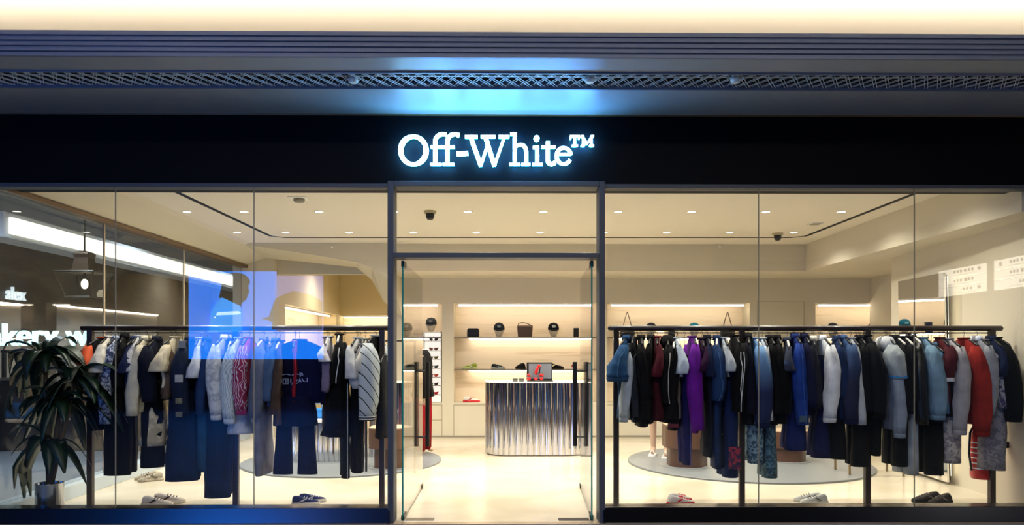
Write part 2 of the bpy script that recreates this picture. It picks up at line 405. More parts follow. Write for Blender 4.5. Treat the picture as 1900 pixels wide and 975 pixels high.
# seams of the flush panels
gm = pm('shadow_gap', '#8e8469', .8)
def gap(pts, Y=YB - .002, cl=False):
    m = MB(); stroke(m, [tuple(at(px, py, Y).xz) for px, py in pts], .008, Y - .001, Y + .002, cl); return m
struct('door_2', gap([(1405, 612), (1405, 560), (1492, 560), (1492, 812)]), gm)
m = MB()
for x0, x1 in ((748, 820), (842, 902), (1127, 1205), (1513, 1640)):
    g = gap([(x0, 752), (x1, 752)]); m.add(g.v, g.f)
g = gap([(820, 752), (820, 811)]); m.add(g.v, g.f)
g = gap([(748, 780), (820, 780)]); m.add(g.v, g.f)
g = gap([(842, 752), (842, 811)]); m.add(g.v, g.f)
struct('trim_15', m, gm)
struct('baseboard_back', MB().box(-1.75, 6.3, YB - .012, YB, 0, .03), pm('base_dark', '#8f8573', .5))
# alcove on the left rear
struct('wall_alcove_header', MB().box(-3.95, -1.85, YB + .2, YB + .35, 2.82, ZC + .2), cream)
struct('wall_left_rear', MB().box(LW - .2, -3.95, YB, YB + .3, 0, ZC + .2), cream)
m = MB()
nz0, nz1 = .6, 2.33
for (a, b, c, d) in ((YB + .3, 13.35, 0, ZC + .2), (13.35, 17.4, 0, nz0), (13.35, 17.4, nz1, ZC + .2), (17.4, 18.3, 0, ZC + .2)): m.box(-4.4, -3.95, a, b, c, d)
struct('wall_alcove_left', m, pm('sand_plaster', '#d8c8a0', .75))
struct('wall_niche_5', MB().box(-4.44, -4.38, 13.35, 17.4, nz0, nz1), stonel)
struct('wall_alcove_back', MB().box(-3.95, -1.2, 17.8, 18.2, 0, nz0).box(-3.95, -1.2, 17.8, 18.2, nz1, ZC + .2), pm('sand_plaster', '#d8c8a0', .75))
struct('wall_niche_6', MB().box(-3.95, -1.2, 18.15, 18.2, nz0, nz1), stonel)
struct('wall_alcove_right', MB().box(-1.85, -1.75, YB + .42, 17.8, 0, ZC + .2), cream)
nl = em('niche_light', (1, .86, .66), NICHE_E)
t = thing('light_strip', 'warm light strip in the long receding niche at left rear', 'light', (-4.1, 15.4, nz1))
MB().box(-.02, .02, -1.9, 1.9, -.05, -.03).build('lamp', nl, t); MB().box(-.03, .03, -1.95, 1.95, -.03, 0).build('lamp_channel', white, t)
t = thing('light_strip', 'warm light strip in the far back niche of the left alcove', 'light', (-2.9, 17.95, nz1))
MB().box(-1.0, 1.0, -.02, .02, -.05, -.03).build('lamp', nl, t); MB().box(-1.02, 1.02, -.03, .03, -.03, 0).build('lamp_channel', white, t)
# ------------------------------------------------------------ downlights
def downlight(p, where, spot=True, power=None):
    t = thing('downlight', f'small round recessed downlight {where}', 'downlight', p, 0, 'recessed ceiling downlights')
    MB().lathe([(.058, 0), (.058, -.006), (.044, -.006), (.044, 0)], n=20).build('trim_ring', white, t)
    MB().lathe([(.001, -.003), (.043, -.003), (.043, .01), (.001, .01)], n=20).build('lens', em('lamp_lens', (1, .93, .8), 25), t)
    if spot: light('lamp_light', 'SPOT', (0, 0, -.02), power or SPOT_W, WARM, t, spot_size=math.radians(150), spot_blend=1.0, shadow_soft_size=.05)
r1 = [347, 453, 592, 731, 868, 1008, 1147, 1283, 1421, 1561]
r2 = [440, 530, 648, 767, 884, 1002, 1121, 1237, 1354, 1473]
ordn = ['first', 'second', 'third', 'fourth', 'fifth', 'sixth', 'seventh', 'eighth', 'ninth', 'last']
for k, px in enumerate(r1): downlight(onz(px, 393, ZC), f'in the front row, {ordn[k]} from the left')
for k, px in enumerate(r2): downlight(onz(px, 431, ZC), f'in the rear row, {ordn[k]} from the left')
for k in range(8): downlight((-3.4 + k * 1.05, 7.3, ZC), f'in an added unseen row above the clothes rails just behind the glass, {ordn[k]} from the left', True, SPOT_W * .9)  # extra row hidden by the window head, added to light the clothes
for k in range(2): downlight((-3.3 + k * .9, 15.2, ZC + .2), f'in the left rear alcove, {["nearer the side glass", "nearer the doorway"][k]}', True, SPOT_W * 1.2)
def dome(px, py, lab, big=False):
    t = thing('security_camera', lab, 'camera', onz(px, py, ZC))
    MB().lathe([(.001, 0), (.075, 0), (.07, -.03), (.001, -.03)], n=24).build('mount', pm('beige_plastic', '#b5a988', .5), t, smooth=False)
    MB().lathe([(.05, -.03), (.05, -.07), (.035, -.1), (.001, -.11)], n=24).build('dome', blackpl, t, smooth=True)
dome(798, 392, 'black dome camera on the ceiling seen through the transom')
dome(1443, 433, 'black dome camera on the ceiling at right beside the track')
t = thing('smoke_detector', 'white smoke detector on a square plate at upper left of ceiling', 'detector', onz(555, 368, ZC))
MB().box(-.1, .1, -.1, .1, -.008, 0).build('plate', white, t, bevel=.003)
MB().lathe([(.06, -.008), (.06, -.03), (.045, -.045), (.001, -.05)], n=24).build('body', pm('grey_plastic', '#8c8672', .5), t)
t = thing('ceiling_vent', 'small square speaker grille on the ceiling at upper right', 'vent', onz(1513, 415, ZC))
MB().box(-.08, .08, -.08, .08, -.01, 0).build('frame', white, t)
MB().box(-.06, .06, -.06, .06, -.014, -.01).build('grid', pm('grey_plastic', '#8c8672', .5), t)
for px, py, lab in ((1335, 458, 'tiny white sprinkler on the right part of the back bulkhead'), (616, 459, 'tiny white sprinkler on the left part of the back bulkhead')):
    p = at(px, py, 11.39 if px < 900 else 11.49)
    tag(MB().lathe([(.02, 0), (.02, .01), (.008, .03), (.001, .03)], n=14).xf(Matrix.Translation(p) @ Matrix.Rotation(PI / 2, 4, 'X')).build('sprinkler', white), lab, 'sprinkler')
# ------------------------------------------------------------ clothes rails
YR = 7.1
def rack(name, px0, px1, legs, lab, cap0=True, cap1=True):
    x0, x1 = X(px0, YR), X(px1, YR); zr = Z(609.5, YR)
    t = thing(name, lab, 'clothes rail', ((x0 + x1) / 2, YR, 0)); cx = (x0 + x1) / 2
    MB().tube([(x0 - cx, 0, zr), (x0 - cx + .012, 0, zr), (x1 - cx - .012, 0, zr), (x1 - cx, 0, zr)], [.016, .026, .026, .016], 18).build('rail', railm, t, smooth=True)
    MB().tube([(X(legs[0], YR) - cx, 0, zr - .045), (X(legs[-1], YR) - cx, 0, zr - .045)], .006, 8).build('hanging_rod', blackm, t)
    for l in legs:
        x = X(l, YR) - cx
        MB().box(x - .026, x + .026, -.026, .026, .0, zr - .012).build('leg', railm, t, bevel=.004)
    return t
rack('clothes_rail', 150, 722, (168, 438, 709), 'long dark brown clothes rail behind the left window')
rack('clothes_rail', 1128, 1860, (1143, 1376, 1609, 1840), 'long dark brown clothes rail behind the right window')
ZROD = Z(609.5, YR) - .045
hm = {'black': pm('hanger_black', '#0d0b0b', .4), 'pale': pm('hanger_pale', '#d9d4cc', .5)}
hookm = pm('hook_metal', '#50505a', .3, metal=1)
def hanger(x, yaw, zn, short, kind='arms', col='black'):
    t = thing('clothes_hanger', f'{col} {"hanger" if kind == "arms" else "clip hanger"} holding the {short}', 'hanger', (x, YR, zn), yaw, 'hangers on the rails')
    top = ZROD - zn + .008
    MB().tube([(0, 0, .0), (0, 0, top - .035), (.012, 0, top - .012), (.008, 0, top), (-.004, 0, top + .004), (-.012, 0, top - .004)], .0022, 6).build('hook', hookm, t, smooth=True)
    m = MB()
    if kind == 'arms':
        for s in (-1, 1):
            m.tube([(0, 0, .004), (0, s * .05, -.004), (0, s * .12, -.03), (0, s * .185, -.062), (0, s * .205, -.075)], [.009, .010, .009, .011, .008], 8, [.006, .007, .008, .012, .008])
    else:
        m.tube([(0, -.17, 0), (0, .17, 0)], .006, 8)
        for s in (-1, 1): m.box(-.012, .012, s * .14 - .01, s * .14 + .01, -.04, .006)
    m.build('arms' if kind == 'arms' else 'clip_bar', hm[col], t, smooth=kind == 'arms')
def yaw_for(x, npx, d):
    """turn about the hook that puts the near end of the shoulder line at photo column npx"""
    a = 0.0
    for _ in range(30):
        q = (x + d * math.sin(a), YR - d * math.cos(a), 1.2); e = pix(q)[0] - npx
        a -= e * q[1] / F / d * .8
        a = max(-1.1, min(1.1, a))
    return a
def se(hy, hx, z, n=28, cx=0, cy=0, p=2.4, fa=0, ph=0, k=5):
    out = []
    for i in range(n):
        t = 2 * PI * i / n; c, s_ = math.cos(t), math.sin(t)
        y = math.copysign(abs(c) ** (2 / p), c) * hy; x = math.copysign(abs(s_) ** (2 / p), s_) * hx
        f = 1 + fa * math.sin(k * t + ph) + fa * .5 * math.sin((k * 2 + 1) * t + ph * 2)
        out.append((cx + x * f, cy + y * (1 + fa * .15 * math.sin(3 * t + ph)), z))
    return out
def top(short, cat, hx, nx, yn, yh, ys, col, scol=None, th=.05, W=.205, sw=.058, coll='crew', cuff=None, hem=None,
        flare=1.08, extra=(), hanger_col='black', yaw=None, label=None, ccol=None, name=None, side='left', flat=False):
    x = X(hx, YR); zn = Z(yn, YR); 
    a = yaw_for(x, nx, W) if yaw is None else yaw
    dn = YR - W * abs(math.cos(a))
    zh = Z(yh, dn); base = zh
    cm = fab(col) if isinstance(col, str) else col
    sm = cm if scol is None else (fab(scol) if isinstance(scol, str) else scol)
    t = thing(name or cat.replace(' ', '_').replace('-', '_'), label or f'{short} hanging on the {side} rail', cat, (x, YR, base), a, f'clothes on the {side} rail')
    n = zn - base; rr = random.Random(hash(short) % 1000 + int(hx)); rr = random.Random(int(hx * 7 + yh)); ph = rr.random() * 6
    # shoulders
    if ys and yaw is None: th *= .62; sw *= .95
    R_ = [se(.058, .026, n), se(.080, .030, n - .012), se(W * .55, .028, n - .036), se(W * .80, .026, n - .066), se(W * .94, .028, n - .10),
          se(W, th * .8, n - .16, fa=.03, ph=ph)]
    K = 9
    for k in range(1, K + 1):
        f = k / K; z = (n - .16) * (1 - f)
        R_.append(se(W * (1 + .06 * f), th * (1 + (flare - 1) * f * 2) * (1 + .05 * math.sin(k * 1.7 + ph)), z, fa=.05 + .13 * f, ph=ph + k * .22, k=4 + rr.randint(0, 1), cx=.008 * math.sin(k * .9 + ph)))
    MB().loft(R_).build('body', cm, t, smooth=True)
    if hem:
        MB().loft([se(W * 1.065, th * (flare * 2 - 1) * 1.06, .045, fa=.1, ph=ph + 2), se(W * 1.07, th * (flare * 2 - 1) * 1.08, .02, fa=.1, ph=ph + 2), se(W * 1.04, th * (flare * 2 - 1) * 1.02, -.004, fa=.1, ph=ph + 2)]).build('hem_band', fab(hem) if isinstance(hem, str) else hem, t, smooth=True)
    if ys:
        for s, lim in ((-1, ys), (1, ys - 10)):
            yy = YR + s * W
            zc = Z(lim, dn - .04) - base if s < 0 else Z(ys, dn - .04) - base
            L = n - .084 - zc; tilt = (.05 if L > .3 else .07) * (1 if s < 0 else .6)
            P = []; ra = []; rb = []
            lng = L > .3
            for k in range(10):
                f = k / 9
                P.append((.020 * math.sin(f * 3.4 + ph), s * (W * .86 + tilt * math.sin(min(1, f * 1.35) * PI / 2)), n - .082 - L * f))
                w_ = sw * ((.40 + .60 * min(1, f * 3.6) ** .75) * (1 - .30 * max(0, f - .30)) if lng else (.38 + .70 * f ** .75))
                w_ *= 1 + .035 * math.sin(k * 2.1 + ph)
                ra.append(w_ * .95); rb.append(w_ * (1.0 + .05 * math.sin(k * 1.3)))
            # ellipse rings, horizontal cross-section
            rings = [se(ra[k], rb[k], P[k][2] + (.0 if k else .012), cx=P[k][0], cy=P[k][1], fa=.06 + .05 * math.sin(k * 1.1 + ph), ph=ph + k * .35, k=5, n=24, p=2.1) for k in range(10)]
            MB().loft(rings).build('sleeve', sm, t, smooth=True)
            if cuff:
                cz = P[-1][2]
                MB().loft([se(ra[-1] * .9, rb[-1] * .92, cz + .005, cx=P[-1][0], cy=P[-1][1], n=20), se(ra[-1] * .98, rb[-1] * .98, cz - .015, cx=P[-1][0], cy=P[-1][1], n=20),
                           se(ra[-1] * .9, rb[-1] * .9, cz - .045, cx=P[-1][0], cy=P[-1][1], n=20)]).build('cuff', fab(cuff) if isinstance(cuff, str) else cuff, t, smooth=True)
    km = cm if ccol is None else fab(ccol)
    if coll == 'crew':
        pts = [(.040 * math.sin(q * PI / 9), .066 * math.cos(q * PI / 9), n + .004) for q in range(19)]
        MB().tube(pts, .009, 6).build('collar', km, t, smooth=True)
    elif coll == 'shirt':
        MB().loft([se(.066, .042, n - .01, n=20), se(.058, .030, n + .022, n=20), se(.064, .036, n + .024, n=20), se(.088, .044, n - .022, n=20), se(.080, .040, n - .026, n=20)], caps=False).build('collar', km, t, smooth=True)
    elif coll == 'hood':
        MB().loft([se(.055, .03, n + .03, n=20), se(.09, .055, n + .015, n=20), se(.125, .072, n - .03, n=20), se(.12, .07, n - .07, n=20), se(.08, .05, n - .10, n=20)]).build('hood', km, t, smooth=True)
    for e in extra: e(t, n, W, th, zn, a)
    hanger(x, a, zn, short, 'arms', 'pale' if int(hx) % 5 == 0 else hanger_col)
    return t
def sleeve_ring(col, z0=.03, dz=.02, sw=.062, W=.23):
    """coloured band around the near sleeve end"""
    def f(t, n, W_, th, zn, a):
        s = [c for c in t.children if c.name.startswith('sleeve')][0]
        zmin = min(v.co.z for v in s.data.vertices); ring = [v.co for v in s.data.vertices if v.co.z < zmin + .001]
        cx = sum(v.x for v in ring) / len(ring); cy = sum(v.y for v in ring) / len(ring)
        rx = max(abs(v.x - cx) for v in ring); ry = max(abs(v.y - cy) for v in ring)
        MB().loft([se(ry * 1.03, rx * 1.04, zmin + z0, cx=cx, cy=cy, n=20), se(ry * 1.05, rx * 1.05, zmin + z0 - dz, cx=cx, cy=cy, n=20)], caps=False).build('sleeve_stripe', fab(col), t, smooth=True)
    return f
def side_line(col, x=.03):
    def f(t, n, W, th, zn, a):
        s = [c for c in t.children if c.name.startswith('sleeve')]
        m = MB(); 
        if s:
            vs_ = s[0].data.vertices; ks = sorted({round(v.co.z, 3) for v in vs_}, reverse=True)
            pts = []
            for z in ks[1::1]:
                r = [v.co for v in vs_ if abs(v.co.z - z) < .002]
                q = min(r, key=lambda c: c.y + .35 * abs(c.x - x * .7)); pts.append((q.x, q.y - .003, z))
            if len(pts) > 2: m.tube(pts, .0045, 5)
            m.build('piping', fab(col), t)
    return f
def patch(col, z, w_=.03, h=.05, kind=None):
    """small badge sewn on the outer sleeve, standing slightly proud of it"""
    def f(t, n, W, th, zn, a):
        s = [c for c in t.children if c.name.startswith('sleeve')][0]
        vs_ = s.data.vertices
        zz = n * z; r = [v.co for v in vs_ if abs(v.co.z - zz) < .04]
        y = min(c.y for c in r) if r else -W - .06
        MB().box(-w_, w_, y - .006, y + .004, zz - h / 2, zz + h / 2).build('badge', fab(col) if isinstance(col, str) else col, t, bevel=.003)
    return f
def buttons(col='#c9c2b0', k=4):
    def f(t, n, W, th, zn, a):
        m = MB()
        for i in range(k):
            z = n * (.85 - .2 * i); m.ell((th * 1.12, -W * .1, z), .004, .008, .008, 8, 4)
        m.build('buttons', fab(col), t)['kind'] = 'stuff'
    return f
def trousers(short, nx, w_, yh, col, hx=None, yt=660, hemw=None, side='left', cat='trousers', yaw=None, label=None, far=True, dn=.14, bend=0, stripe=None, patchc=None):
    hx = hx if hx is not None else nx
    x = X(hx, YR); a = yaw_for(x, nx, dn) if yaw is None else yaw
    yN = YR - dn; zh = Z(yh, yN); zt = Z(yt, YR); n = zt - zh
    cm = fab(col) if isinstance(col, str) else col
    hw = (w_ / F * yN) / 2; hemw = (hemw / F * yN) / 2 if hemw else hw
    t = thing('trousers', label or f'{short} hanging on the {side} rail', cat, (x, YR, zh), a, f'clothes on the {side} rail')
    ph = (nx * 3.7) % 6
    m = MB(); cz = n - .26
    m.loft([se(.14 if yaw is None else .17, hw * .62, n), se(.15 if yaw is None else .185, hw * .68, n - .06), se(.16 if yaw is None else .205, hw * .78, n - .16, fa=.04, ph=ph), se(.165 if yaw is None else .21, hw * .84, cz - .02, fa=.06, ph=ph)])
    for s in (-1, 1):
        rings = []
        for k in range(10):
            f = k / 9; z = (cz + .03) * (1 - f) + (0 if s < 0 else .0)
            ww = hw * .9 + (hemw - hw * .9) * f ** 1.5
            if yaw is None: hy = .078 - .008 * f
            else: hy = .074 + (hemw - .074) * f ** 1.6
            rings.append(se(hy, (ww if yaw is None else .045) * (1 + .04 * math.sin(k * 1.5 + ph)), z, cy=s * (dn - .035 + .012 * f) * (1 if yaw else .78), cx=bend * math.sin(f * 2.5), fa=.05 + .04 * f, ph=ph + k * .2, k=3))
        m.loft(rings)
    m.build('legs', cm, t, smooth=True)
    MB().loft([se(.142 if yaw is None else .172, hw * .66, n + .004), se(.148 if yaw is None else .178, hw * .70, n - .04)], caps=False).build('waistband', cm, t, smooth=True)
    if stripe:
        MB().tube([(bend * math.sin(f * 2.5 / 9) + hw * .2, -dn - .075 - .004, (cz) * (1 - f / 9)) for f in range(10)], .004, 5).build('side_stripe', fab(stripe), t)
    if patchc:
        MB().box(-hw * .7, hw * .8, -dn - .085, -dn - .06, n * .08, n * .26).build('knee_patch', patchc, t, bevel=.004)
    hanger(x, a, zt, short, 'clip')
    return t
# ------------------------------------------------------------ left rail
L = dict(side='left'); RR = dict(side='right')
paisley = pat('noise', '#27345e', '#b9c3d6', 30)
top('rust orange jersey with black lower sleeves', 'jersey', 192, 163, 628, 800, 694, '#0c0c10', pat('ombre', '#0c0c10', '#e0592c', lo=.60, hi=.62, z0=.2, z1=.86), sw=.085, th=.05, ccol='#c94a22', **L)
top('cream white tee in front of the paisley shirt', 't-shirt', 206, 184, 626, 745, 692, '#ddd6c8', sw=.085, th=.04, **L)
top('blue and white paisley shirt', 'shirt', 218, 200, 628, 760, 787, paisley, sw=.066, th=.05, coll='shirt', **L)
trousers('wide black trousers beside the paisley shirt', 217, 52, 882, '#060608', hx=226, hemw=46, **L)
top('black long coat behind the left glass joint', 'coat', 232, 222, 624, 800, 720, '#08080b', sw=.06, th=.05, coll='shirt', **L)
top('navy short-sleeved work shirt with white logo dots', 'shirt', 252, 235, 629, 750, 693, '#1e2545', sw=.065, th=.05, coll='shirt', **L)
top('pale grey tee next to the navy work shirt', 't-shirt', 258, 244, 625, 730, 690, '#b9b9bc', sw=.045, th=.04, **L)
top('long ivory coat with flared sleeves', 'coat', 272, 252, 628, 765, 772, '#cfc6af', sw=.074, th=.055, coll='shirt', flare=1.5, **L)
top('midnight navy shirt before the cream ruffled skirt', 'shirt', 292, 275, 629, 747, 747, '#0b1024', sw=.085, th=.07, coll='shirt', **L)
trousers('straight black trousers under the cream ruffled skirt', 281, 40, 868, '#0a0a0c', hx=283, **L)
top('beige and cream ruffled skirt', 'skirt', 290, 277, 700, 828, None, pat('noise', '#d9cba8', '#b5a789', 7), th=.06, W=.15, coll=None, flare=1.5, **L)
top('ivory tee with boxy sleeves', 't-shirt', 326, 302, 627, 720, 690, '#d8ccb2', '#d5c7ab', sw=.088, th=.05, **L)
top('taupe waistcoat hanging beside the ivory tee', 'waistcoat', 318, 310, 630, 740, None, '#6a5546', th=.06, coll=None, **L)
trousers('very wide dark navy trousers', 340, 55, 893, '#14203c', hx=342, hemw=60, **L)
top('dark navy jacket with grey badges down the sleeve', 'jacket', 352, 338, 630, 775, 768, '#101a33', '#18223a', sw=.085, th=.07, coll='shirt', extra=(patch('#8c9096', .93, .03, .07), patch('#a8a8a8', .50, .035, .07), patch('#74705c', .22, .03, .05), patch('#6e6b58', .05, .03, .05)), **L)
top('white tee beside the navy jacket', 't-shirt', 372, 362, 629, 700, 702, '#c9ccd8', sw=.06, th=.06, **L)
trousers('slim teal denim trousers', 377, 24, 876, '#20425c', hx=380, **L)
top('petrol blue shirt', 'shirt', 384, 376, 630, 760, 770, '#1f3560', sw=.05, th=.05, coll='shirt', **L)
trousers('long deep navy trousers with pressed creases', 405, 50, 924, '#0c1230', hx=408, hemw=46, **L)
top('sheer pale grey shirt with white collar', 'shirt', 419, 400, 626, 765, 771, '#b7bcc6', pat('noise', '#a9aebb', '#ccd0d8', 14), sw=.074, th=.05, coll='shirt', ccol='#e2e4ea', cuff='#c9cbd0', **L)
top('deep blue jacket between the pale shirts', 'jacket', 430, 424, 632, 775, 765, '#16244c', sw=.045, th=.05, coll='shirt', **L)
top('pale blue varsity jacket with scribbled lettering', 'jacket', 444, 427, 628, 775, 778, '#c3cfda', pat('scrawl', '#c8d3dd', '#93a6b8', 11, .75, .85), sw=.072, th=.055, coll='crew', cuff='#c5d0da', **L)
top('pleated white skirt under the magenta jacket', 'skirt', 448, 441, 720, 806, None, '#c4c8d2', th=.075, W=.16, coll=None, flare=1.35, **L)
top('magenta varsity jacket with white scribbled sleeve', 'jacket', 463, 449, 628, 765, 762, '#a31b52', pat('scrawl', '#8d1a48', '#d7cbe0', 13, .80, .86), sw=.074, th=.055, cuff='#9a2a55', **L)
top('long grey jumpsuit with loose legs', 'jumpsuit', 490, 477, 630, 884, 776, '#77747c', '#60667a', sw=.088, th=.08, coll='shirt', flare=1.0, **L)
top('slate blue denim jacket', 'jacket', 512, 500, 632, 755, 745, '#44597c', sw=.062, th=.05, coll='shirt', **L)
top('charcoal and brown striped cardigan', 'cardigan', 520, 512, 634, 790, 770, '#4a3a34', sw=.045, th=.05, **L)
trousers('navy flared tracksuit trousers under the lettered sweater', 548, 60, 884, '#0b0f33', hx=548, yt=735, hemw=38, yaw=PI / 2, dn=.14, label='navy flared tracksuit trousers hanging below the lettered sweater', **L)
LETS = []
def lettering(t, n, W, th, zn, a):
    m = MB(); x0 = X(515, YR) - X(556, YR); k = (YR / F)
    def S_(pts, w_=1.3): stroke(m, [((px - 556) * k, (650 - py) * k + CAMZ - (zn - n)) for px, py in pts], w_ * k, -.0, .008)
    for q in ([(516, 703), (516, 710), (524, 710)], [(516, 703), (524, 703), (524, 710)], [(520, 703), (520, 707)], [(527, 703), (527, 710)], [(530, 703), (530, 712), (539, 712), (539, 703), (531, 703)], [(535, 704), (535, 710)],
              [(544, 703), (544, 710)], [(548, 702), (551, 702), (551, 707), (546, 712)], [(546, 714), (558, 710)], [(551, 703), (557, 705), (552, 708)], [(559, 709), (560, 702), (563, 709)], [(564, 702), (568, 708), (574, 708), (574, 701)],
              [(527, 696), (536, 694), (543, 696)], [(546, 696), (556, 694), (561, 695), (561, 699)], [(560, 692), (565, 693), (566, 696), (562, 696)]): S_(q)
    m.v = [(-(y) - th * 1.9 if 0 else y - .0, z_, z) for (y, z_, z) in m.v]
    # garment is turned a quarter: its broad side (-x local becomes the front)
    m.v = [(-th * 1.45 - q[1], -q[0], q[2]) for q in m.v]
    m.build('lettering', pm('print_blue_white', '#aebcf0', .6), t)
top('wide navy sweater with pale blue lettering across the front', 'sweater', 556, 556, 632, 748, 752, '#0b1038', th=.05, W=.215, sw=.05, coll='crew', flare=1.0, yaw=PI / 2, extra=(lettering,), **L)
top('crimson and gold tie-neck dress behind the lettered sweater', 'dress', 548, 546, 632, 772, None, '#9c1f34', th=.02, W=.1, coll=None, **L)
top('mauve shirt under a white tee', 'shirt', 607, 603, 628, 729, 727, '#6f6480', sw=.05, th=.05, **L)
top('short white tee beside the lettered sweater', 't-shirt', 610, 604, 626, 690, 672, '#c8c4cc', sw=.058, th=.05, **L)
top('black tracksuit top with white zip trim', 'jacket', 630, 626, 622, 715, 712, '#08080a', sw=.066, th=.06, extra=(side_line('#d8d8dc'),), **L)
top('black draped long top with uneven hem', 'top', 626, 624, 640, 812, None, '#050507', th=.085, W=.2, coll=None, flare=1.3, **L)
trousers('slim black trousers with a white side stripe', 642, 17, 888, '#050507', hx=640, stripe='#b8b8b8', hemw=15, **L)
trousers('black tapered trousers right of the striped pair', 664, 26, 878, '#050507', hx=662, hemw=22, **L)
top('pale grey tee with white sleeves', 't-shirt', 664, 652, 628, 715, 703, '#c7c7c9', sw=.07, th=.055, **L)
top('light grey shirt below the pale grey tee', 'shirt', 668, 659, 640, 722, 722, '#a8a8b0', sw=.055, th=.05, **L)
top('cream knit beside the black varsity jacket', 'knit', 678, 672, 630, 690, 690, '#d3ccbc', sw=.045, th=.05, **L)
top('black varsity jacket with pale leather sleeves and black stripes', 'jacket', 697, 682, 624, 770, 772, '#070709', pat('bars', '#c3c9cc', '#15151a', 5.5, .955, .975), sw=.11, th=.06, coll='crew', ccol='#c9c9c9', cuff=pat('rings', '#0d0d10', '#e6e6e6', 14, .5, .55), **L)
top('small grey and black printed bag-like vest at the rail end', 'vest', 712, 706, 660, 815, None, '#1a1a1e', th=.05, W=.2, coll=None, **L)
# ------------------------------------------------------------ right rail
top('mid blue denim shirt with puffed sleeves', 'shirt', 1163, 1152, 627, 778, 700, '#1f3f66', '#284d78', sw=.105, th=.085, coll='shirt', cuff='#1f3f66', extra=(side_line('#45709c', .3),), **RR)
top('pale grey sweater under the puffed denim shirt', 'sweater', 1166, 1161, 640, 778, 776, '#a9b2c0', sw=.06, th=.055, cuff='#a9b2c0', **RR)
top('black slip top with thin straps', 'top', 1176, 1173, 625, 780, None, '#0c0d13', th=.06, W=.17, coll=None, **RR)
top('charcoal cardigan beside the denim shirt', 'cardigan', 1182, 1178, 650, 785, 775, '#23262f', sw=.045, th=.05, **RR)
top('black quilted jacket', 'jacket', 1189, 1192, 626, 794, 780, '#07070a', sw=.068, th=.07, coll='shirt', **RR)
top('black narrow trench behind the burgundy dress', 'coat', 1208, 1204, 626, 788, 740, '#0a0709', sw=.05, th=.05, coll='shirt', **RR)
top('long burgundy dress', 'dress', 1218, 1220, 626, 782, 700, '#3d0d18', '#4a101d', sw=.055, th=.085, coll='crew', flare=1.3, ccol='#7c1d30', **RR)
top('black hooded coat with pale drawstrings', 'coat', 1238, 1240, 628, 786, 750, '#07070a', sw=.068, th=.085, coll='hood', extra=(side_line('#bbb4ae'),), **RR)
top('black printed jacket with a red and white hem badge', 'jacket', 1250, 1250, 632, 800, 780, '#0b080a', sw=.055, th=.07, extra=(patch('#5e2430', .06, .045, .035),), **RR)
top('pale blue-grey tee', 't-shirt', 1255, 1262, 628, 700, 694, '#b3bdca', sw=.062, th=.05, **RR)
trousers('narrow grey trousers under the pale blue-grey tee', 1258, 14, 778, '#6f6a66', hx=1256, **RR)
trousers('indigo trousers with contrast stitching', 1276, 22, 864, '#1c1a52', hx=1270, hemw=15, stripe='#54508c', **RR)
top('vivid purple shirt', 'shirt', 1284, 1292, 626, 805, 800, '#5a1178', '#64148a', sw=.082, th=.06, coll='crew', **RR)
top('plum top peeking behind the purple shirt', 'top', 1302, 1306, 630, 700, 690, '#2d0c2c', sw=.045, th=.05, **RR)
top('ink blue jacket with black body', 'jacket', 1312, 1318, 626, 850, 700, '#0a0d1d', '#141b3c', sw=.05, th=.06, coll='shirt', **RR)
top('long indigo denim overshirt', 'overshirt', 1330, 1330, 627, 872, 745, '#15294f', '#1c355e', sw=.076, th=.075, coll='shirt', extra=(buttons(), side_line('#3c5a88', .15)), **RR)
top('light grey tee between denim pieces', 't-shirt', 1342, 1350, 628, 700, 690, '#b0b6be', sw=.055, th=.045, **RR)
trousers('dark blue jeans with a red embroidered knee patch', 1358, 28, 888, '#12244e', hx=1350, patchc=pat('noise', '#2a1440', '#a3263a', 22), **RR)
top('black jacket with white piping down the sleeve', 'jacket', 1362, 1372, 624, 765, 765, '#060608', sw=.075, th=.07, extra=(side_line('#dadada', .0), side_line('#cccccc', .05)), **RR)
top('black wool coat with navy lapel', 'coat', 1388, 1390, 624, 790, 770, '#07070b', '#0b0d1c', sw=.06, th=.075, coll='shirt', **RR)
top('blue dip-dyed sweatshirt fading from pale to dark', 'sweatshirt', 1400, 1413, 629, 788, 786, pat('ombre', '#0b1a4a', '#6d98c8', lo=.1, hi=.9, z0=.25, z1=.8), pat('ombre', '#0b1a4a', '#6d98c8', lo=.1, hi=.9, z0=.25, z1=.8), sw=.092, th=.06, cuff='#0b1640', **RR)
top('very pale grey long-sleeved tee beside the dip-dyed sweatshirt', 't-shirt', 1414, 1424, 629, 780, 782, '#c4cad2', sw=.052, th=.055, **RR)
trousers('teal crackle-print jeans with frayed hem', 1404, 30, 862, pat('noise', '#24455a', '#7f9aa8', 26), hx=1400, hemw=28, **RR)
trousers('flared teal crackle-print jeans', 1431, 17, 889, pat('noise', '#1d3b4a', '#4d7384', 26), hx=1424, hemw=27, **RR)
top('black shirt with grey collar beside the flared jeans', 'shirt', 1428, 1437, 626, 790, 770, '#0a0a0d', sw=.05, th=.06, coll='shirt', **RR)
top('long black padded coat', 'coat', 1441, 1450, 626, 788, 770, '#050507', sw=.07, th=.08, coll='shirt', **RR)
top('navy bandana-print shirt', 'shirt', 1460, 1464, 630, 770, 690, pat('noise', '#0d1734', '#30507e', 20, .55, .7), sw=.062, th=.07, coll='shirt', **RR)
trousers('bright navy cargo trousers', 1478, 34, 838, '#12205a', hx=1472, hemw=38, **RR)
top('royal blue denim cargo jacket with buttons', 'jacket', 1474, 1486, 624, 782, 790, '#182b66', '#1d3a85', sw=.074, th=.07, coll='shirt', extra=(side_line('#35539c', .2), buttons('#9db0d8'), patch('#46586c', .03, .035, .06)), **RR)
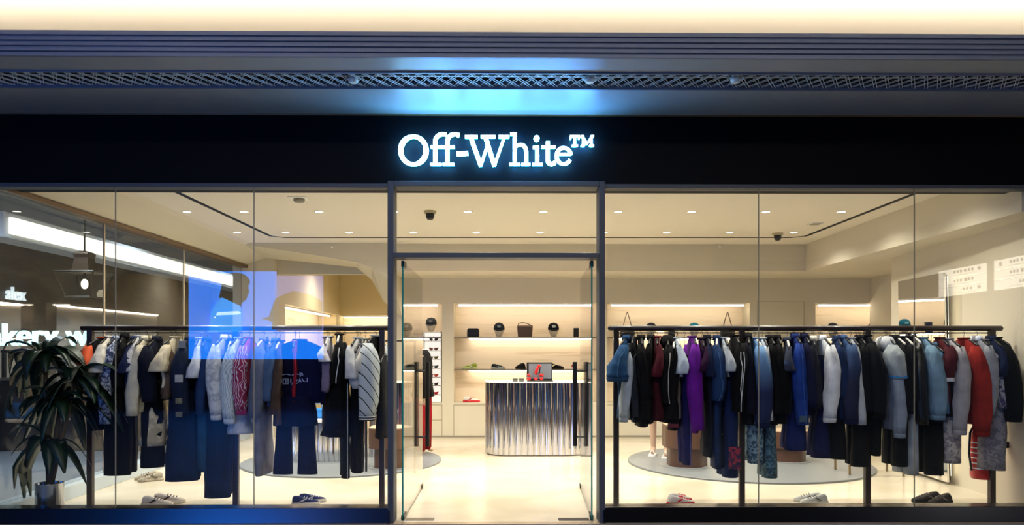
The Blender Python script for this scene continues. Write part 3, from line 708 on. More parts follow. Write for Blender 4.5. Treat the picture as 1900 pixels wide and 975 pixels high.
top('dark navy overcoat beside the royal blue jacket', 'coat', 1492, 1502, 624, 772, 760, '#0b0e30', sw=.062, th=.07, coll='shirt', **RR)
top('cream shirt collar peeking from a dark grey jacket', 'jacket', 1508, 1512, 628, 770, 760, '#1a1c26', sw=.05, th=.05, coll='shirt', ccol='#d8d2c2', **RR)
trousers('navy flared trousers under the white shirt', 1527, 19, 852, '#0d1440', hx=1520, hemw=36, **RR)
top('crisp white long-sleeved shirt', 'shirt', 1524, 1541, 627, 775, 777, '#dcdde0', sw=.08, th=.05, coll='shirt', cuff='#d6d7da', **RR)
trousers('black bootcut trousers under the dark blue jacket', 1558, 22, 854, '#050508', hx=1550, hemw=30, **RR)
top('denim patch jacket behind the dark blue jacket', 'jacket', 1552, 1562, 628, 780, 740, '#12264a', sw=.055, th=.06, coll='shirt', **RR)
top('dark blue faded denim jacket', 'jacket', 1562, 1580, 626, 782, 780, pat('ombre', '#0a1238', '#21487a', z0=.3, z1=.85, lo=.1, hi=.9), pat('ombre', '#0a1238', '#21487a', z0=.3, z1=.85, lo=.1, hi=.9), sw=.088, th=.065, coll='shirt', cuff='#0a1238', **RR)
top('light grey sweatshirt half hidden by the denim jacket', 'sweatshirt', 1578, 1593, 628, 785, 790, '#b4b8bd', sw=.062, th=.06, **RR)
trousers('black wide trousers left of the third rail leg', 1596, 22, 868, '#040406', hx=1588, hemw=30, **RR)
top('black blouson before the third rail leg', 'jacket', 1594, 1606, 626, 790, 770, '#060609', sw=.065, th=.08, coll='shirt', **RR)
trousers('black tapered trousers right of the third rail leg', 1627, 26, 848, '#050507', hx=1620, hemw=16, **RR)
def flower(t, n, W, th, zn, a):
    m = MB(); m.tube([(.012, -W - .05, n * .30), (.02, -W - .06, n * .36), (.034, -W - .05, n * .46)], [.006, .02, .008], 8, [.004, .010, .006]); m.build('red_motif', fab('#d8402c'), t, smooth=True)
top('black jacket with a red bird motif', 'jacket', 1608, 1624, 624, 790, 780, '#07070a', sw=.085, th=.08, coll='crew', extra=(flower,), **RR)
top('grey-blue long-sleeved hoodie', 'hoodie', 1642, 1664, 630, 800, 806, '#8a94a4', sw=.074, th=.055, coll='hood', ccol='#d0d2d6', cuff='#8a94a4', **RR)
top('grey tee with a bright blue sleeve stripe', 't-shirt', 1644, 1662, 627, 690, 704, '#9aa5ae', '#a1a9ad', sw=.10, th=.05, extra=(sleeve_ring('#3a8fd0'),), **RR)
trousers('black cargo trousers with metal trims', 1674, 28, 868, '#060608', hx=1660, hemw=26, dn=.14, **RR)
top('black cape-shouldered jacket', 'jacket', 1660, 1680, 626, 775, 765, '#08080b', sw=.075, th=.08, coll='shirt', **RR)
top('black ribbed gilet', 'gilet', 1675, 1694, 626, 770, 745, '#0a0a0d', sw=.065, th=.07, **RR)
trousers('pale grey trousers right of the glass joint', 1697, 24, 884, '#9ca3a8', hx=1680, hemw=22, **RR)
top('black leather biker jacket', 'jacket', 1690, 1709, 624, 785, 790, pm('black_leather', '#0a0909', .32, bump=.3), sw=.07, th=.07, coll='shirt', **RR)
trousers('straight black trousers under the sky blue sweatshirt', 1738, 35, 884, '#040406', hx=1722, hemw=33, **RR)
top('sky blue crew sweatshirt', 'sweatshirt', 1712, 1734, 628, 775, 772, '#6f8ea6', '#7693aa', sw=.095, th=.06, cuff='#6d8ba2', **RR)
top('faded denim overshirt behind the sky blue sweatshirt', 'overshirt', 1728, 1751, 640, 775, 770, '#4b7090', sw=.045, th=.05, coll='shirt', **RR)
trousers('ivory printed trousers under the pale grey sweatshirt', 1772, 34, 862, pat('noise', '#c9bfb6', '#8b8289', 18), hx=1752, hemw=32, **RR)
top('burgundy tee with striped white sleeve edge', 't-shirt', 1743, 1760, 628, 760, 706, '#4f1218', '#4a1820', sw=.074, th=.055, extra=(sleeve_ring('#d6d4da', .02, .035),), **RR)
top('black mini bag top hanging behind the burgundy tee', 'top', 1752, 1764, 650, 775, None, '#0a0708', th=.05, W=.2, coll=None, **RR)
top('pale grey-mauve long-sleeved sweatshirt', 'sweatshirt', 1758, 1782, 630, 775, 800, '#a9a4a8', sw=.08, th=.055, coll='crew', cuff='#a5a1a6', **RR)
top('brick red sweater, brightest on the right', 'sweater', 1788, 1816, 629, 790, 803, '#8a231d', '#94281f', sw=.098, th=.065, coll='crew', cuff='#861f1a', **RR)
top('cool grey shirt with white inner collar', 'shirt', 1812, 1835, 628, 775, 772, '#8c8f98', sw=.072, th=.055, coll='shirt', ccol='#cfd6e4', **RR)
top('long grey printed lace dress with purple hem print', 'dress', 1836, 1858, 632, 876, 760, pat('noise', '#8d8a90', '#6a6874', 24), pat('noise', '#3d3a5c', '#a9a8b0', 22), sw=.06, th=.15, W=.17, coll='crew', flare=1.05, **RR)
top('navy blue shirt with white hanger near the rail end', 'shirt', 1838, 1856, 628, 740, 700, '#0f1a38', sw=.055, th=.05, coll='shirt', **RR)
top('black bomber jacket at the very end of the rail', 'jacket', 1848, 1874, 628, 770, 776, '#060608', sw=.098, th=.06, coll='crew', cuff='#060608', **RR)
# ------------------------------------------------------------ shelves and goods on the back wall
def shelf(x0, x1, z, lab, strip=True):
    t = thing('wall_shelf', lab, 'shelf', ((x0 + x1) / 2, YB + .2, z)); h = (x1 - x0) / 2
    MB().box(-h, h, -.18, .19, -.022, 0).build('board', pm('thin_shelf', '#8a7f70', .35, metal=.3), t)
    if strip: MB().box(-h + .25, h - .12, .05, .08, -.036, -.022).build('lamp', nl, t)
z1_, z2_ = Z(625.5, YB), Z(686, YB)
nmk = ['left', 'wide middle', 'right', 'far right']
for k, (a, b) in enumerate(NI):
    shelf(a, b, z1_, f'upper thin shelf with light below in the {nmk[k]} lit niche')
    if k != 0: shelf(a, b, z2_, f'lower thin shelf with light below in the {nmk[k]} lit niche')
    else: shelf(a, X(786, YB), z2_, 'lower thin shelf left of the sunglasses cabinet', False)
YS = YB + .15
def XS(px): return X(px, YS)
def capx(px, z, lab, c, c2=None, hh=.10):
    t = thing('cap_on_stand', lab, 'cap', (XS(px), YS, z))
    MB().lathe([(.028, 0), (.055, .03), (.085, .12), (.075, .16), (.001, .17)], n=20).build('head_form', pm('head_form', '#cfc3ad', .5), t, smooth=True)
    MB().lathe([(.093, .12), (.097, .15), (.088, .20), (.055, .238), (.001, .25)], n=20).build('crown', fab(c), t, smooth=True)
    m = MB(); m.loft([[(-.08, -.07, .125), (-.04, -.15, .10), (.04, -.15, .10), (.08, -.07, .125)], [(-.08, -.07, .135), (-.04, -.15, .11), (.04, -.15, .11), (.08, -.07, .135)]]); m.build('brim', fab(c), t, smooth=False)
    if c2: MB().box(-.03, .03, -.1, -.08, .16, .2).build('badge', fab(c2), t)
def shoe(name, lab, loc, rz, c, sole, accent, s=1.0, cat='sneaker', group=None):
    t = thing(name, lab, cat, loc, rz, group)
    # sole outline, toe to +x
    so = [(-.13, .030), (-.10, .042), (-.03, .036), (.05, .046), (.11, .042), (.145, .015), (.145, -.015), (.11, -.040), (.05, -.046), (-.03, -.036), (-.10, -.042), (-.13, -.030)]
    so = [(a * s, b * s) for a, b in so]
    MB().loft([[(a * 1.0, b * .92, 0) for a, b in so], [(a * 1.03, b * 1.08, .014 * s) for a, b in so], [(a * 1.0, b, .036 * s) for a, b in so]]).build('sole', fab(sole), t, smooth=False, bevel=.003)
    rings = []
    for x, hy, h in ((-.122, .030, .085), (-.105, .036, .10), (-.06, .038, .098), (-.02, .038, .085), (.03, .041, .072), (.08, .041, .056), (.12, .034, .045), (.140, .018, .036)):
        r = []
        for i in range(12):
            a = PI * i / 11; r.append((x * s, -math.cos(a) * hy * s, (.028 + math.sin(a) ** .7 * (h - .028)) * s))
        rings.append(r)
    MB().loft(rings).build('upper', fab(c) if isinstance(c, str) else c, t, smooth=True)
    m = MB()
    for k in range(4):
        x = (-.01 + .025 * k) * s; h = (.088 - .0075 * k) * s
        m.tube([(x, -.024 * s, h - .012), (x + .006 * s, 0, h + .002), (x, .024 * s, h - .012)], .004 * s, 5)
    m.build('laces', fab(accent), t)
    for sg_ in (-1, 1):
        m = MB(); m.loft([[(-.06 * s, sg_ * .038 * s, .04 * s), (-.03 * s, sg_ * .039 * s, .04 * s), (.02 * s, sg_ * .034 * s, .068 * s), (.0 * s, sg_ * .034 * s, .072 * s)],
                [(-.06 * s, sg_ * .043 * s, .04 * s), (-.03 * s, sg_ * .044 * s, .04 * s), (.02 * s, sg_ * .039 * s, .068 * s), (.0 * s, sg_ * .039 * s, .072 * s)]])
        m.build('side_stripe', fab(accent), t)
    return t
def pair(lab, loc, rz, c, sole, acc, s=1.0, gap_=.10, cat='sneaker', skew=.25):
    d = Vector((-math.sin(rz), math.cos(rz), 0)) * gap_ / 2
    L0 = Vector(loc)
    g = 'pair: ' + lab
    shoe('sneaker', lab + ', front one', L0 - d, rz, c, sole, acc, s, cat, g)
    shoe('sneaker', lab + ', rear one', L0 + d + Vector((.05 * s, .02, 0)), rz + skew, c, sole, acc, s, cat, g)
# middle niche, top shelf
t = thing('pouch_bag', 'black rounded pouch bag at left of the middle top shelf', 'bag', (XS(878), YS, z1_))
MB().prism([(-.10, 0), (.10, 0), (.105, .02), (.105, .12), (.085, .15), (-.085, .15), (-.105, .12), (-.105, .02)], -.05, .05, 'y').build('body', blackm, t, bevel=.012)
MB().box(-.06, .06, -.056, -.05, .06, .066).build('zip', hookm, t)
capx(926, z1_, 'dark navy cap on a pale stand, middle top shelf left of the brown bag', '#1c222c', '#8e979f')
t = thing('handbag', 'brown box handbag with curved handle on the middle top shelf', 'bag', (XS(974), YS, z1_))
MB().prism([(-.12, 0), (.12, 0), (.135, .17), (-.135, .17)], -.06, .06, 'y').build('body', pm('brown_leather', '#4a3428', .45), t, bevel=.01)
MB().box(-.136, .136, -.064, .064, .165, .20).build('lid', pm('tan_edge', '#6d5546', .5), t, bevel=.01)
MB().tube([(-.12, 0, .19), (-.11, 0, .235), (-.05, 0, .25), (.04, 0, .235), (.11, 0, .20)], .007, 8).build('handle', pm('brown_leather', '#4a3428', .45), t, smooth=True)
capx(1027, z1_, 'black cap on a pale stand right of the brown bag', '#0e0e12', '#c8c8c8')
t = thing('card_holder', 'small upright black wallet at right end of middle top shelf', 'wallet', (XS(1069), YS, z1_))
MB().box(-.045, .045, -.02, .0, 0, .155).build('front_cover', blackm, t, bevel=.004); MB().box(-.045, .045, .004, .02, 0, .155).build('back_cover', pm('charcoal', '#26282c', .5), t, bevel=.004)
# middle niche lower shelf
shoe('sneaker', 'lime green sneaker on the middle lower shelf', (XS(872), YS, z2_), PI, '#8d9c3c', '#b9bf8a', '#d8dcc0', 1.0)
shoe('sneaker', 'black strappy sandal-like shoe on the middle lower shelf', (XS(924), YS, z2_), .5, '#23282c', '#9aa09c', '#6d7c80', .95)
shoe('sneaker', 'black boot half hidden left of the grey display', (XS(966), YS, z2_), PI / 2 + .4, '#0b0b0d', '#0b0b0d', '#2a2224', 1.1)
shoe('sneaker', 'black shoe with a white dot right of the grey display', (XS(1028), YS, z2_), .15, '#0d0b0b', '#0d0b0b', '#e6dfb0', 1.15)
shoe('sneaker', 'red and white sneaker behind the right door handle', (XS(1064), YS, z2_), PI / 2, '#b31f22', '#e6e0d8', '#f0eee8', 1.0)
shoe('sneaker', 'small dark shoe at the right end of the middle lower shelf', (XS(1082), YS, z2_), PI / 2, '#1b1b1b', '#3a3a3a', '#666666', .8)
shoe('sneaker', 'white and red sneaker at the bottom of the middle niche', (XS(874), YS, zb_), .1, '#e9e3dc', '#c9353a', '#b8272c', 1.05)
# right niche, upper shelf
for px, c, lb in ((1164, '#14110f', 'black bag with tall dark strap at left end of the right niche shelf'), (1350, '#1c1512', 'black bag with tall tan strap at right end of the right niche shelf')):
    t = thing('shoulder_bag', lb, 'bag', (XS(px), YS, z1_)); cm_ = pm('bag' + c, c, .5)
    MB().box(-.12, .12, -.05, .05, 0, .17).build('body', cm_, t, bevel=.012); MB().box(-.13, .13, -.055, .055, .16, .19).build('flap', cm_, t, bevel=.008)
    tn = pm('tan_strap', '#4a3828' if px < 1200 else '#7d5a3c', .6)
    MB().tube([(-.075, 0, .18), (-.04, 0, .32), (-.004, 0, .43), (.004, 0, .43), (.035, 0, .32), (.075, 0, .18)], .018, 8, .006).build('strap', tn, t)
capx(1208, z1_, 'black cap on a white stand above the right rail', '#1a1c22')
capx(1288, z1_, 'teal and black cap on a stand above the right rail', '#186a86', '#8fd0e0')
t = thing('wallet', 'flat black wallet box between the two caps in the right niche', 'wallet', (XS(1246), YS, z1_))
MB().box(-.055, .055, -.03, .03, 0, .17).build('body', blackm, t, bevel=.006); MB().box(-.057, .057, -.032, .032, .17, .18).build('lid', blackm, t)
for px, c, lb in ((1545, '#22262c', 'charcoal cap on a stand in the far right niche'), (1620, '#5b4636', 'brown cap on a stand in the far right niche')):
    capx(px, z1_ , lb, c)
# left niche
capx(800, z1_ + .09, 'dark grey cap on a pale stand above the sunglasses cabinet', '#3a4046', '#7d8388')
MB_ = thing('cap_on_block', 'silver cap on a white block in the left niche', 'cap', (XS(776), YS, z1_))
MB().box(-.10, .10, -.06, .06, 0, .035).build('block', white, MB_)
MB().lathe([(.08, .035), (.085, .07), (.07, .12), (.001, .145)], n=18).build('crown', fab('#8d8c80'), MB_, smooth=True)
MB().box(-.06, .06, -.14, -.06, .05, .06).build('brim', fab('#a7a598'), MB_, bevel=.003)
# sunglasses cabinet
sx0, sx1 = X(786, YS), X(819.5, YS); sz0, sz1 = zb_, z1_ + .09
t = thing('sunglasses_cabinet', 'white backlit cabinet with rows of sunglasses, through the doorway at left', 'cabinet', ((sx0 + sx1) / 2, YS, sz0)); h = (sx1 - sx0) / 2; Hc = sz1 - sz0
lw_ = em('cabinet_back_light', (1, .95, .86), .8)
MB().box(-h, h, .10, .13, 0, Hc).build('back_panel', lw_, t); MB().box(-h, -h + .012, -.1, .1, 0, Hc).build('side_panel', white, t); MB().box(h - .012, h, -.1, .1, 0, Hc).build('side_panel', white, t)
MB().box(-h, h, -.1, .1, Hc - .02, Hc).build('top_panel', white, t)
rows = [633, 651, 667, 684, 700, 716, 733]
glc = ['#6b6a60', '#7a4a40', '#6a5a2c', '#3f4248', '#c04a38', '#3a3030', '#a81c2c']
rown = ['top', 'second', 'third', 'fourth', 'fifth', 'sixth', 'bottom']
for k, (py, c) in enumerate(zip(rows, glc)):
    zz = Z(py, YS - .05) - sz0
    MB().box(-h + .012, h - .012, -.1, .1, zz - .008, zz).build('shelf', pm('thin_shelf', '#8a7f70', .35, metal=.3), t)
    g = thing('sunglasses', f'{["clear grey","brown","amber","smoke grey","orange red","dark","crimson"][k]} sunglasses on the {rown[k]} row of the white cabinet', 'sunglasses', ((sx0 + sx1) / 2 + .02, YS - .03, sz0 + zz), 0, 'sunglasses in the cabinet')
    gmt = pm('lens' + c, c, .2)
    for s in (-1, 1):
        MB().prism([(s * .012, .012), (s * .012, .045), (s * .085, .055), (s * .07, .012), (s * .04, .0)][::s], -.004, .004, 'y').build('lens', gmt, g)
    MB().box(-.015, .015, -.004, .004, .036, .046).build('bridge', blackm, g)
    m = MB()
    for s in (-1, 1): m.tube([(s * .085, 0, .048), (s * .08, .06, .045), (s * .078, .085, .03)], .003, 5)
    m.build('temples', blackm, g)
shoe('sneaker', 'dark shoe on the shelf left of the sunglasses cabinet', (XS(765), YS, z2_), .3, '#2c2826', '#6b655c', '#8a8070', .9)
shoe('sneaker', 'pink mesh sneaker at the bottom of the left niche', (XS(776), YS, zb_), .3, '#a8605c', '#c98a80', '#8a3038', 1.1)
# ------------------------------------------------------------ counter
def fluted(hx_, hy_, z0, z1, pitch=.088, dep=.028, corner=None):
    """closed vertical corrugated wall following a rounded rectangle"""
    r = corner if corner is not None else hy_
    P = []
    n = 900
    segs = [((hx_ - r), 'l', 1), (PI * r / 2, 'a', 0), ((hy_ - r), 'x', 0)]
    # sample rounded rectangle
    pts = []
    def add_arc(cx, cy, a0, a1):
        for i in range(60):
            a = a0 + (a1 - a0) * i / 60; pts.append((cx + r * math.cos(a), cy + r * math.sin(a), math.cos(a), math.sin(a)))
    def add_line(x0, y0, x1, y1, nx_, ny_):
        k = max(2, int(math.hypot(x1 - x0, y1 - y0) / .006))
        for i in range(k): pts.append((x0 + (x1 - x0) * i / k, y0 + (y1 - y0) * i / k, nx_, ny_))
    add_line(-(hx_ - r), -hy_, hx_ - r, -hy_, 0, -1); add_arc(hx_ - r, -(hy_ - r), -PI / 2, 0)
    if hy_ > r + .001: add_line(hx_, -(hy_ - r), hx_, hy_ - r, 1, 0)
    add_arc(hx_ - r, hy_ - r, 0, PI / 2); add_line(hx_ - r, hy_, -(hx_ - r), hy_, 0, 1); add_arc(-(hx_ - r), hy_ - r, PI / 2, PI)
    if hy_ > r + .001: add_line(-hx_, hy_ - r, -hx_, -(hy_ - r), -1, 0)
    add_arc(-(hx_ - r), -(hy_ - r), PI, 1.5 * PI)
    L_ = 0; out = []; cum = [0]
    for i in range(len(pts)): 
        a, b = pts[i], pts[(i + 1) % len(pts)]; L_ += math.hypot(b[0] - a[0], b[1] - a[1]); cum.append(L_)
    N = max(8, round(L_ / pitch))
    for i, p in enumerate(pts):
        q = abs(math.sin(PI * N * cum[i] / L_)) ** .75 * dep - dep
        out.append((p[0] + p[2] * q, p[1] + p[3] * q))
    m = MB(); m.prism(out, z0, z1); return m
xc = (X(899, 10.4) + X(1094, 10.4)) / 2; hw_ = (X(1094, 10.4) - X(899, 10.4)) / 2
t = thing('cash_counter', 'curved fluted mirror-chrome counter with white top in the middle of the shop', 'counter', (xc, 10.4 + .38, 0))
zt2 = Z(709, 10.4)
fluted(hw_, .38, 0.02, zt2 - .02, .088, .022, .34).build('fluted_front', chrome, t, smooth=False)
m = fluted(hw_ + .006, .386, zt2 - .02, zt2, 9, 0.0, .34); m.build('worktop', pm('counter_top_white', '#efe6da', .3), t)
m = fluted(hw_ - .03, .35, 0, .02, 9, 0, .31); m.build('plinth', pm('base_dark', '#8f8573', .5), t)
YK = 10.62; zk = zt2
t = thing('display_screen', 'grey screen panel standing on the chrome counter', 'screen', (X(1001, YK + .1), YK + .1, zk))
w2 = 24 * YK / F
MB().box(-w2, w2, 0, .03, 0, Z(673, YK + .1) - zk).build('casing', blackpl, t, bevel=.004)
MB().box(-w2 + .03, w2 - .012, -.004, 0, .03, Z(675.5, YK + .1) - zk).build('panel', pm('screen_grey', '#74777e', .4), t)
MB().box(-w2, w2, -.25, .02, 0, .01).build('base', blackm, t)
t = thing('figurine', 'glossy red leaning figurine in front of the grey screen', 'figurine', (X(1001, YK - .02), YK - .02, zk + .05))
k_ = YK / F
def fz(py): return Z(py, YK - .02) - (zk + .05)
def fx(px): return X(px, YK - .02) - X(1001, YK - .02)
MB().tube([(fx(994), 0, fz(696)), (fx(995), 0, fz(690)), (fx(997), 0, fz(684)), (fx(999), 0, fz(680))], [.022, .024, .022, .016], 10).tube([(fx(998), 0, fz(682)), (fx(1000), 0, fz(678.5)), (fx(1004), 0, fz(680))], [.02, .018, .01], 10).build('body', red, t, smooth=True)
MB().tube([(fx(1003), .01, fz(679)), (fx(1001), .01, fz(690)), (fx(1000), .01, fz(697))], .009, 8).build('dark_arm', blackm, t, smooth=True)
MB().lathe([(.001, -.05), (.05, -.05), (.045, -.035), (.02, -.03), (.001, -.03)], (fx(997), 0, 0), 16).build('foot', steel, t)
for px, py, r_, where in ((981.5, 703, .030, 'left front'), (994, 703, .030, 'middle front'), (1004.5, 703, .026, 'right front'), (981, 696, .024, 'left raised'), (1004.5, 696, .038, 'right raised')):
    yy = YK - .12 if py > 700 else YK - .03
    z0_ = zk + .012 if py > 700 else zk + .062
    t = thing('red_cup', f'small glossy red cup, {where} on the counter tray', 'cup', (X(px, yy), yy, z0_), 0, 'red cups on the counter')
    MB().lathe([(r_ * .7, 0), (r_, .045), (r_ * .9, .045), (r_ * .6, .006), (.001, .006)], n=16).build('bowl', red, t, smooth=True)
    MB().lathe([(.001, -.0), (r_ * .8, 0), (r_ * .8, .004), (.001, .004)], n=16).build('foot', steel, t)
t = thing('display_riser', 'low glass and steel riser carrying red cups on the counter', 'riser', (X(993, YK - .03), YK - .03, zk + .01))
MB().box(-.12, .13, -.03, .03, .044, .051).build('plate', steel, t)
for a in (-.11, .12): MB().box(a - .004, a + .004, -.03, .03, 0, .044).build('leg', steel, t)
for px, lb in ((956, 'left black printed card stack on the counter'), (967.5, 'right black printed card stack on the counter')):
    t = thing('card_stack', lb, 'cards', (X(px, YK - .1), YK - .1, zk))
    for i in range(3): MB().box(-.035, .035, -.03, .03, i * .014, i * .014 + .012).build('card', blackpl if i % 2 == 0 else pm('silver_card', '#8b8c86', .4), t)
# ------------------------------------------------------------ round rugs / low platforms and pedestals
def disc(px, Yc, r, lab):
    t = MB().lathe([(.001, .0), (r, 0), (r, .018), (r - .006, .024), (.001, .024)], (X(px, Yc), Yc, 0), 96).build('round_platform', terraz, smooth=False)
    tag(t, lab, 'platform', 'round floor platforms')
disc(1385, 9.75, 1.55, 'large grey round floor platform behind the right rail')
disc(637, 9.96, 1.31, 'grey round floor platform behind the left rail and door')
def lobed(px, Yc, r1, r2, zstep, ztop, lab, mat=brownm):
    t = thing('stepped_pedestal', lab, 'pedestal', (X(px, Yc), Yc, .024))
    def ring(r, k=5):
        return [(r * (1 + .05 * math.cos(k * a_)) * math.cos(a_), r * (1 + .05 * math.cos(k * a_)) * math.sin(a_)) for a_ in [2 * PI * i / 72 for i in range(72)]]
    MB().prism(ring(r2), 0, zstep).build('lower_drum', mat, t, bevel=.006)
    MB().prism(ring(r1), zstep, ztop).build('upper_drum', mat, t, bevel=.006)
    MB().prism(ring(r1 * .98), ztop, ztop + .008).build('top_disc', pm('pedestal_top', '#b09a80', .4), t)
    MB().prism(ring(r2 * 1.35, 2), 0, .004).build('foot_plate', pm('grey_foot', '#85888a', .4), t)
lobed(1274, 9.45, .31, .25, .24, .52, 'brown stepped round pedestal left of centre on the right platform')
lobed(1462, 9.85, .26, .22, .18, .40, 'brown stepped round pedestal further right on the right platform')
lobed(724, 9.35, .27, .20, .25, .50, 'brown stepped round pedestal beside the left door post')
t = thing('fluted_drum', 'fluted chrome drum with pale slab top on the left platform', 'pedestal', (X(606, 10.15), 10.15, .024))
fluted(.52, .38, 0, .52, .07, .022, .36).build('fluted_side', chrome, t); fluted(.54, .40, .52, .545, 9, 0, .38).build('slab_top', pm('counter_top_white', '#efe6da', .3), t)
t = thing('fluted_column', 'tall fluted chrome column reflecting red beside the left door leaf', 'pedestal', (X(734, 10.9), 10.9, 0))
fluted(.24, .24, .024, 1.02, .06, .018, .239).build('fluted_side', chrome, t); fluted(.245, .245, 1.02, 1.035, 9, 0, .244).build('slab_top', pm('counter_top_white', '#efe6da', .3), t)
t = thing('fluted_column', 'narrow chrome tube column behind the black trousers', 'pedestal', (X(692, 10.3), 10.3, .024))
fluted(.05, .05, 0, .55, .03, .008, .049).build('fluted_side', chrome, t); MB().lathe([(.001, .55), (.06, .55), (.06, .56), (.001, .56)], n=20).build('cap', steel, t)
for px, py0, wz, c, lb in ((590, 758, .18, '#2f76c4', 'bright blue folded bag on the fluted drum, left'), (631, 748, .16, '#1f66b8', 'tall blue box bag on the fluted drum')):
    zz = .572; y_ = 10.15
    t = thing('blue_bag', lb, 'bag', (X(px, y_), y_, zz))
    MB().box(-wz, wz, -.08, .08, 0, Z(py0, y_) - zz).build('body', fab(c), t, bevel=.02)
    MB().tube([(-.06, 0, Z(py0, y_) - zz), (-.04, 0, Z(py0, y_) - zz + .06), (.04, 0, Z(py0, y_) - zz + .06), (.06, 0, Z(py0, y_) - zz)], .006, 8).build('handle', fab(c), t)
t = thing('brown_bag', 'small brown leather bag on the fluted drum', 'bag', (X(655, 9.95), 9.95, .572))
MB().box(-.09, .09, -.04, .04, 0, .11).build('body', pm('brown_leather', '#4a3428', .45), t, bevel=.012); MB().box(-.092, .092, -.044, .044, .07, .115).build('flap', pm('tan_edge', '#6d5546', .5), t, bevel=.008)
# ------------------------------------------------------------ mannequins
skinm = pm('mannequin_beige', '#c9a68c', .5)
def skin_body(name, verts, edges, radii, mat, parent, root=0):
    me = bpy.data.meshes.new(name); me.from_pydata(verts, edges, []); me.materials.append(mat)
    o = bpy.data.objects.new(name, me); COL.objects.link(o); o.parent = parent
    o.modifiers.new('skin', 'SKIN').use_smooth_shade = True
    lay = me.skin_vertices[0] if me.skin_vertices else None
    if lay is None:
        import bmesh
        b = bmesh.new(); b.from_mesh(me); b.verts.layers.skin.verify(); b.to_mesh(me); b.free(); lay = me.skin_vertices[0]
    for i, r in enumerate(radii):
        lay.data[i].radius = r if isinstance(r, tuple) else (r, r)
    lay.data[root].use_root = True
    q = o.modifiers.new('sub', 'SUBSURF'); q.levels = 2; q.render_levels = 2
    return o
def mannequin(name, lab, loc, rz, head=True, stepd=.12):
    t = thing(name, lab, 'mannequin', loc, rz)
    V_ = [(0, 0, .95), (0, 0, 1.12), (0, 0, 1.30), (0, .01, 1.42), (0, .0, 1.50),
          (.09, 0, .90), (.10, -stepd / 2, .50), (.10, -stepd * .6, .09), (.10, -stepd * .6 - .10, .035),
          (-.09, 0, .90), (-.10, stepd / 2, .50), (-.10, stepd * .9, .09), (-.10, stepd * .9 - .10, .035),
          (.17, .0, 1.38), (.21, .01, 1.12), (.22, -.03, .88), (-.17, .0, 1.38), (-.21, .01, 1.12), (-.22, -.03, .88)]
    E = [(0, 1), (1, 2), (2, 3), (3, 4), (0, 5), (5, 6), (6, 7), (7, 8), (0, 9), (9, 10), (10, 11), (11, 12), (2, 13), (13, 14), (14, 15), (2, 16), (16, 17), (17, 18)]
    r = [(.14, .10), (.11, .09), (.14, .10), .06, .05, (.09, .09), .055, .036, .035, (.09, .09), .055, .036, .035, .055, .04, .028, .055, .04, .028]
    # fingers as short chains
    for wi, sx_ in ((15, 1), (18, -1)):
        bx_, by_, bz_ = V_[wi]; pi_ = len(V_); V_.append((bx_, by_ - .01, bz_ - .07)); E.append((wi, pi_)); r.append((.014, .030))
        for f_ in range(4):
            oy = -.03 + .02 * f_; ln = (.06, .075, .07, .055)[f_]
            a0_ = len(V_); V_.append((bx_, by_ - .01 + oy, bz_ - .10)); V_.append((bx_ - sx_ * .01, by_ - .015 + oy * 1.1, bz_ - .10 - ln)); E += [(pi_, a0_), (a0_, a0_ + 1)]; r += [.009, .007]
        a0_ = len(V_); V_.append((bx_, by_ - .045, bz_ - .06)); V_.append((bx_, by_ - .06, bz_ - .10)); E += [(wi, a0_), (a0_, a0_ + 1)]; r += [.010, .008]
    b_ = skin_body('body', V_, E, r, skinm, t)
    if head:
        m = MB(); m.lathe([(.001, -.12), (.035, -.115), (.06, -.08), (.075, -.02), (.078, .04), (.065, .09), (.035, .118), (.001, .125)], (0, -.015, 1.63), 20, 1, 1.2)
        m.ell((0, -.112, 1.62), .011, .02, .024, 8, 6); m.ell((0, -.100, 1.565), .022, .01, .007, 8, 6)
        for s in (-1, 1): m.ell((s * .03, -.098, 1.645), .012, .008, .006, 8, 5); m.ell((s * .078, 0, 1.62), .01, .02, .03, 8, 6)
        m.build('head', skinm, t, smooth=True)
    return t
t = mannequin('mannequin', 'beige mannequin with head standing behind the right rail in sandals', (X(1224, 10.25), 10.25, .024), -.35, True, .10)
m = MB(); m.loft([se(.15, .10, 1.42), se(.19, .12, 1.36), se(.15, .11, 1.15), se(.19, .14, .95), se(.24, .19, .62, fa=.06), ]); m.v = [(y, x, z) for x, y, z in m.v]
m.build('dress', fab('#3d0d18'), t, smooth=True)
for q, s in (((.10, -.10), 1), ((-.10, .04), -1)):
    m = MB(); m.box(q[0] - .045, q[0] + .045, q[1] - .13, q[1] + .10, 0, .02); m.tube([(q[0] - .045, q[1] - .05, .02), (q[0], q[1] - .06, .085), (q[0] + .045, q[1] - .05, .02)], .008, 6); m.build('sandal', white, t)
t = mannequin('mannequin', 'mannequin in black coat and red trousers beyond the left door leaf', (X(785, 10.5), 10.5, .024), 1.55, False, .06)
m = MB(); m.loft([se(.07, .06, 1.48), se(.17, .10, 1.42), se(.20, .13, 1.30), se(.19, .13, 1.0), se(.22, .16, .82, fa=.05)]); m.v = [(y, x, z) for x, y, z in m.v]; m.build('coat', fab('#0b0809'), t, smooth=True)
m = MB()
for s in (-1, 1): m.tube([(s * .20, 0, 1.38), (s * .245, .0, 1.1), (s * .245, -.03, .80)], [.07, .065, .05], 12)
m.build('coat_sleeves', fab('#0b0809'), t, smooth=True)
m = MB()
for s in (-1, 1): m.tube([(s * .09, 0, .95), (s * .10, -s * .03, .5), (s * .10, -s * .03, .06)], [.11, .085, .075], 12)
m.build('red_trousers', fab('#8e1119'), t, smooth=True)
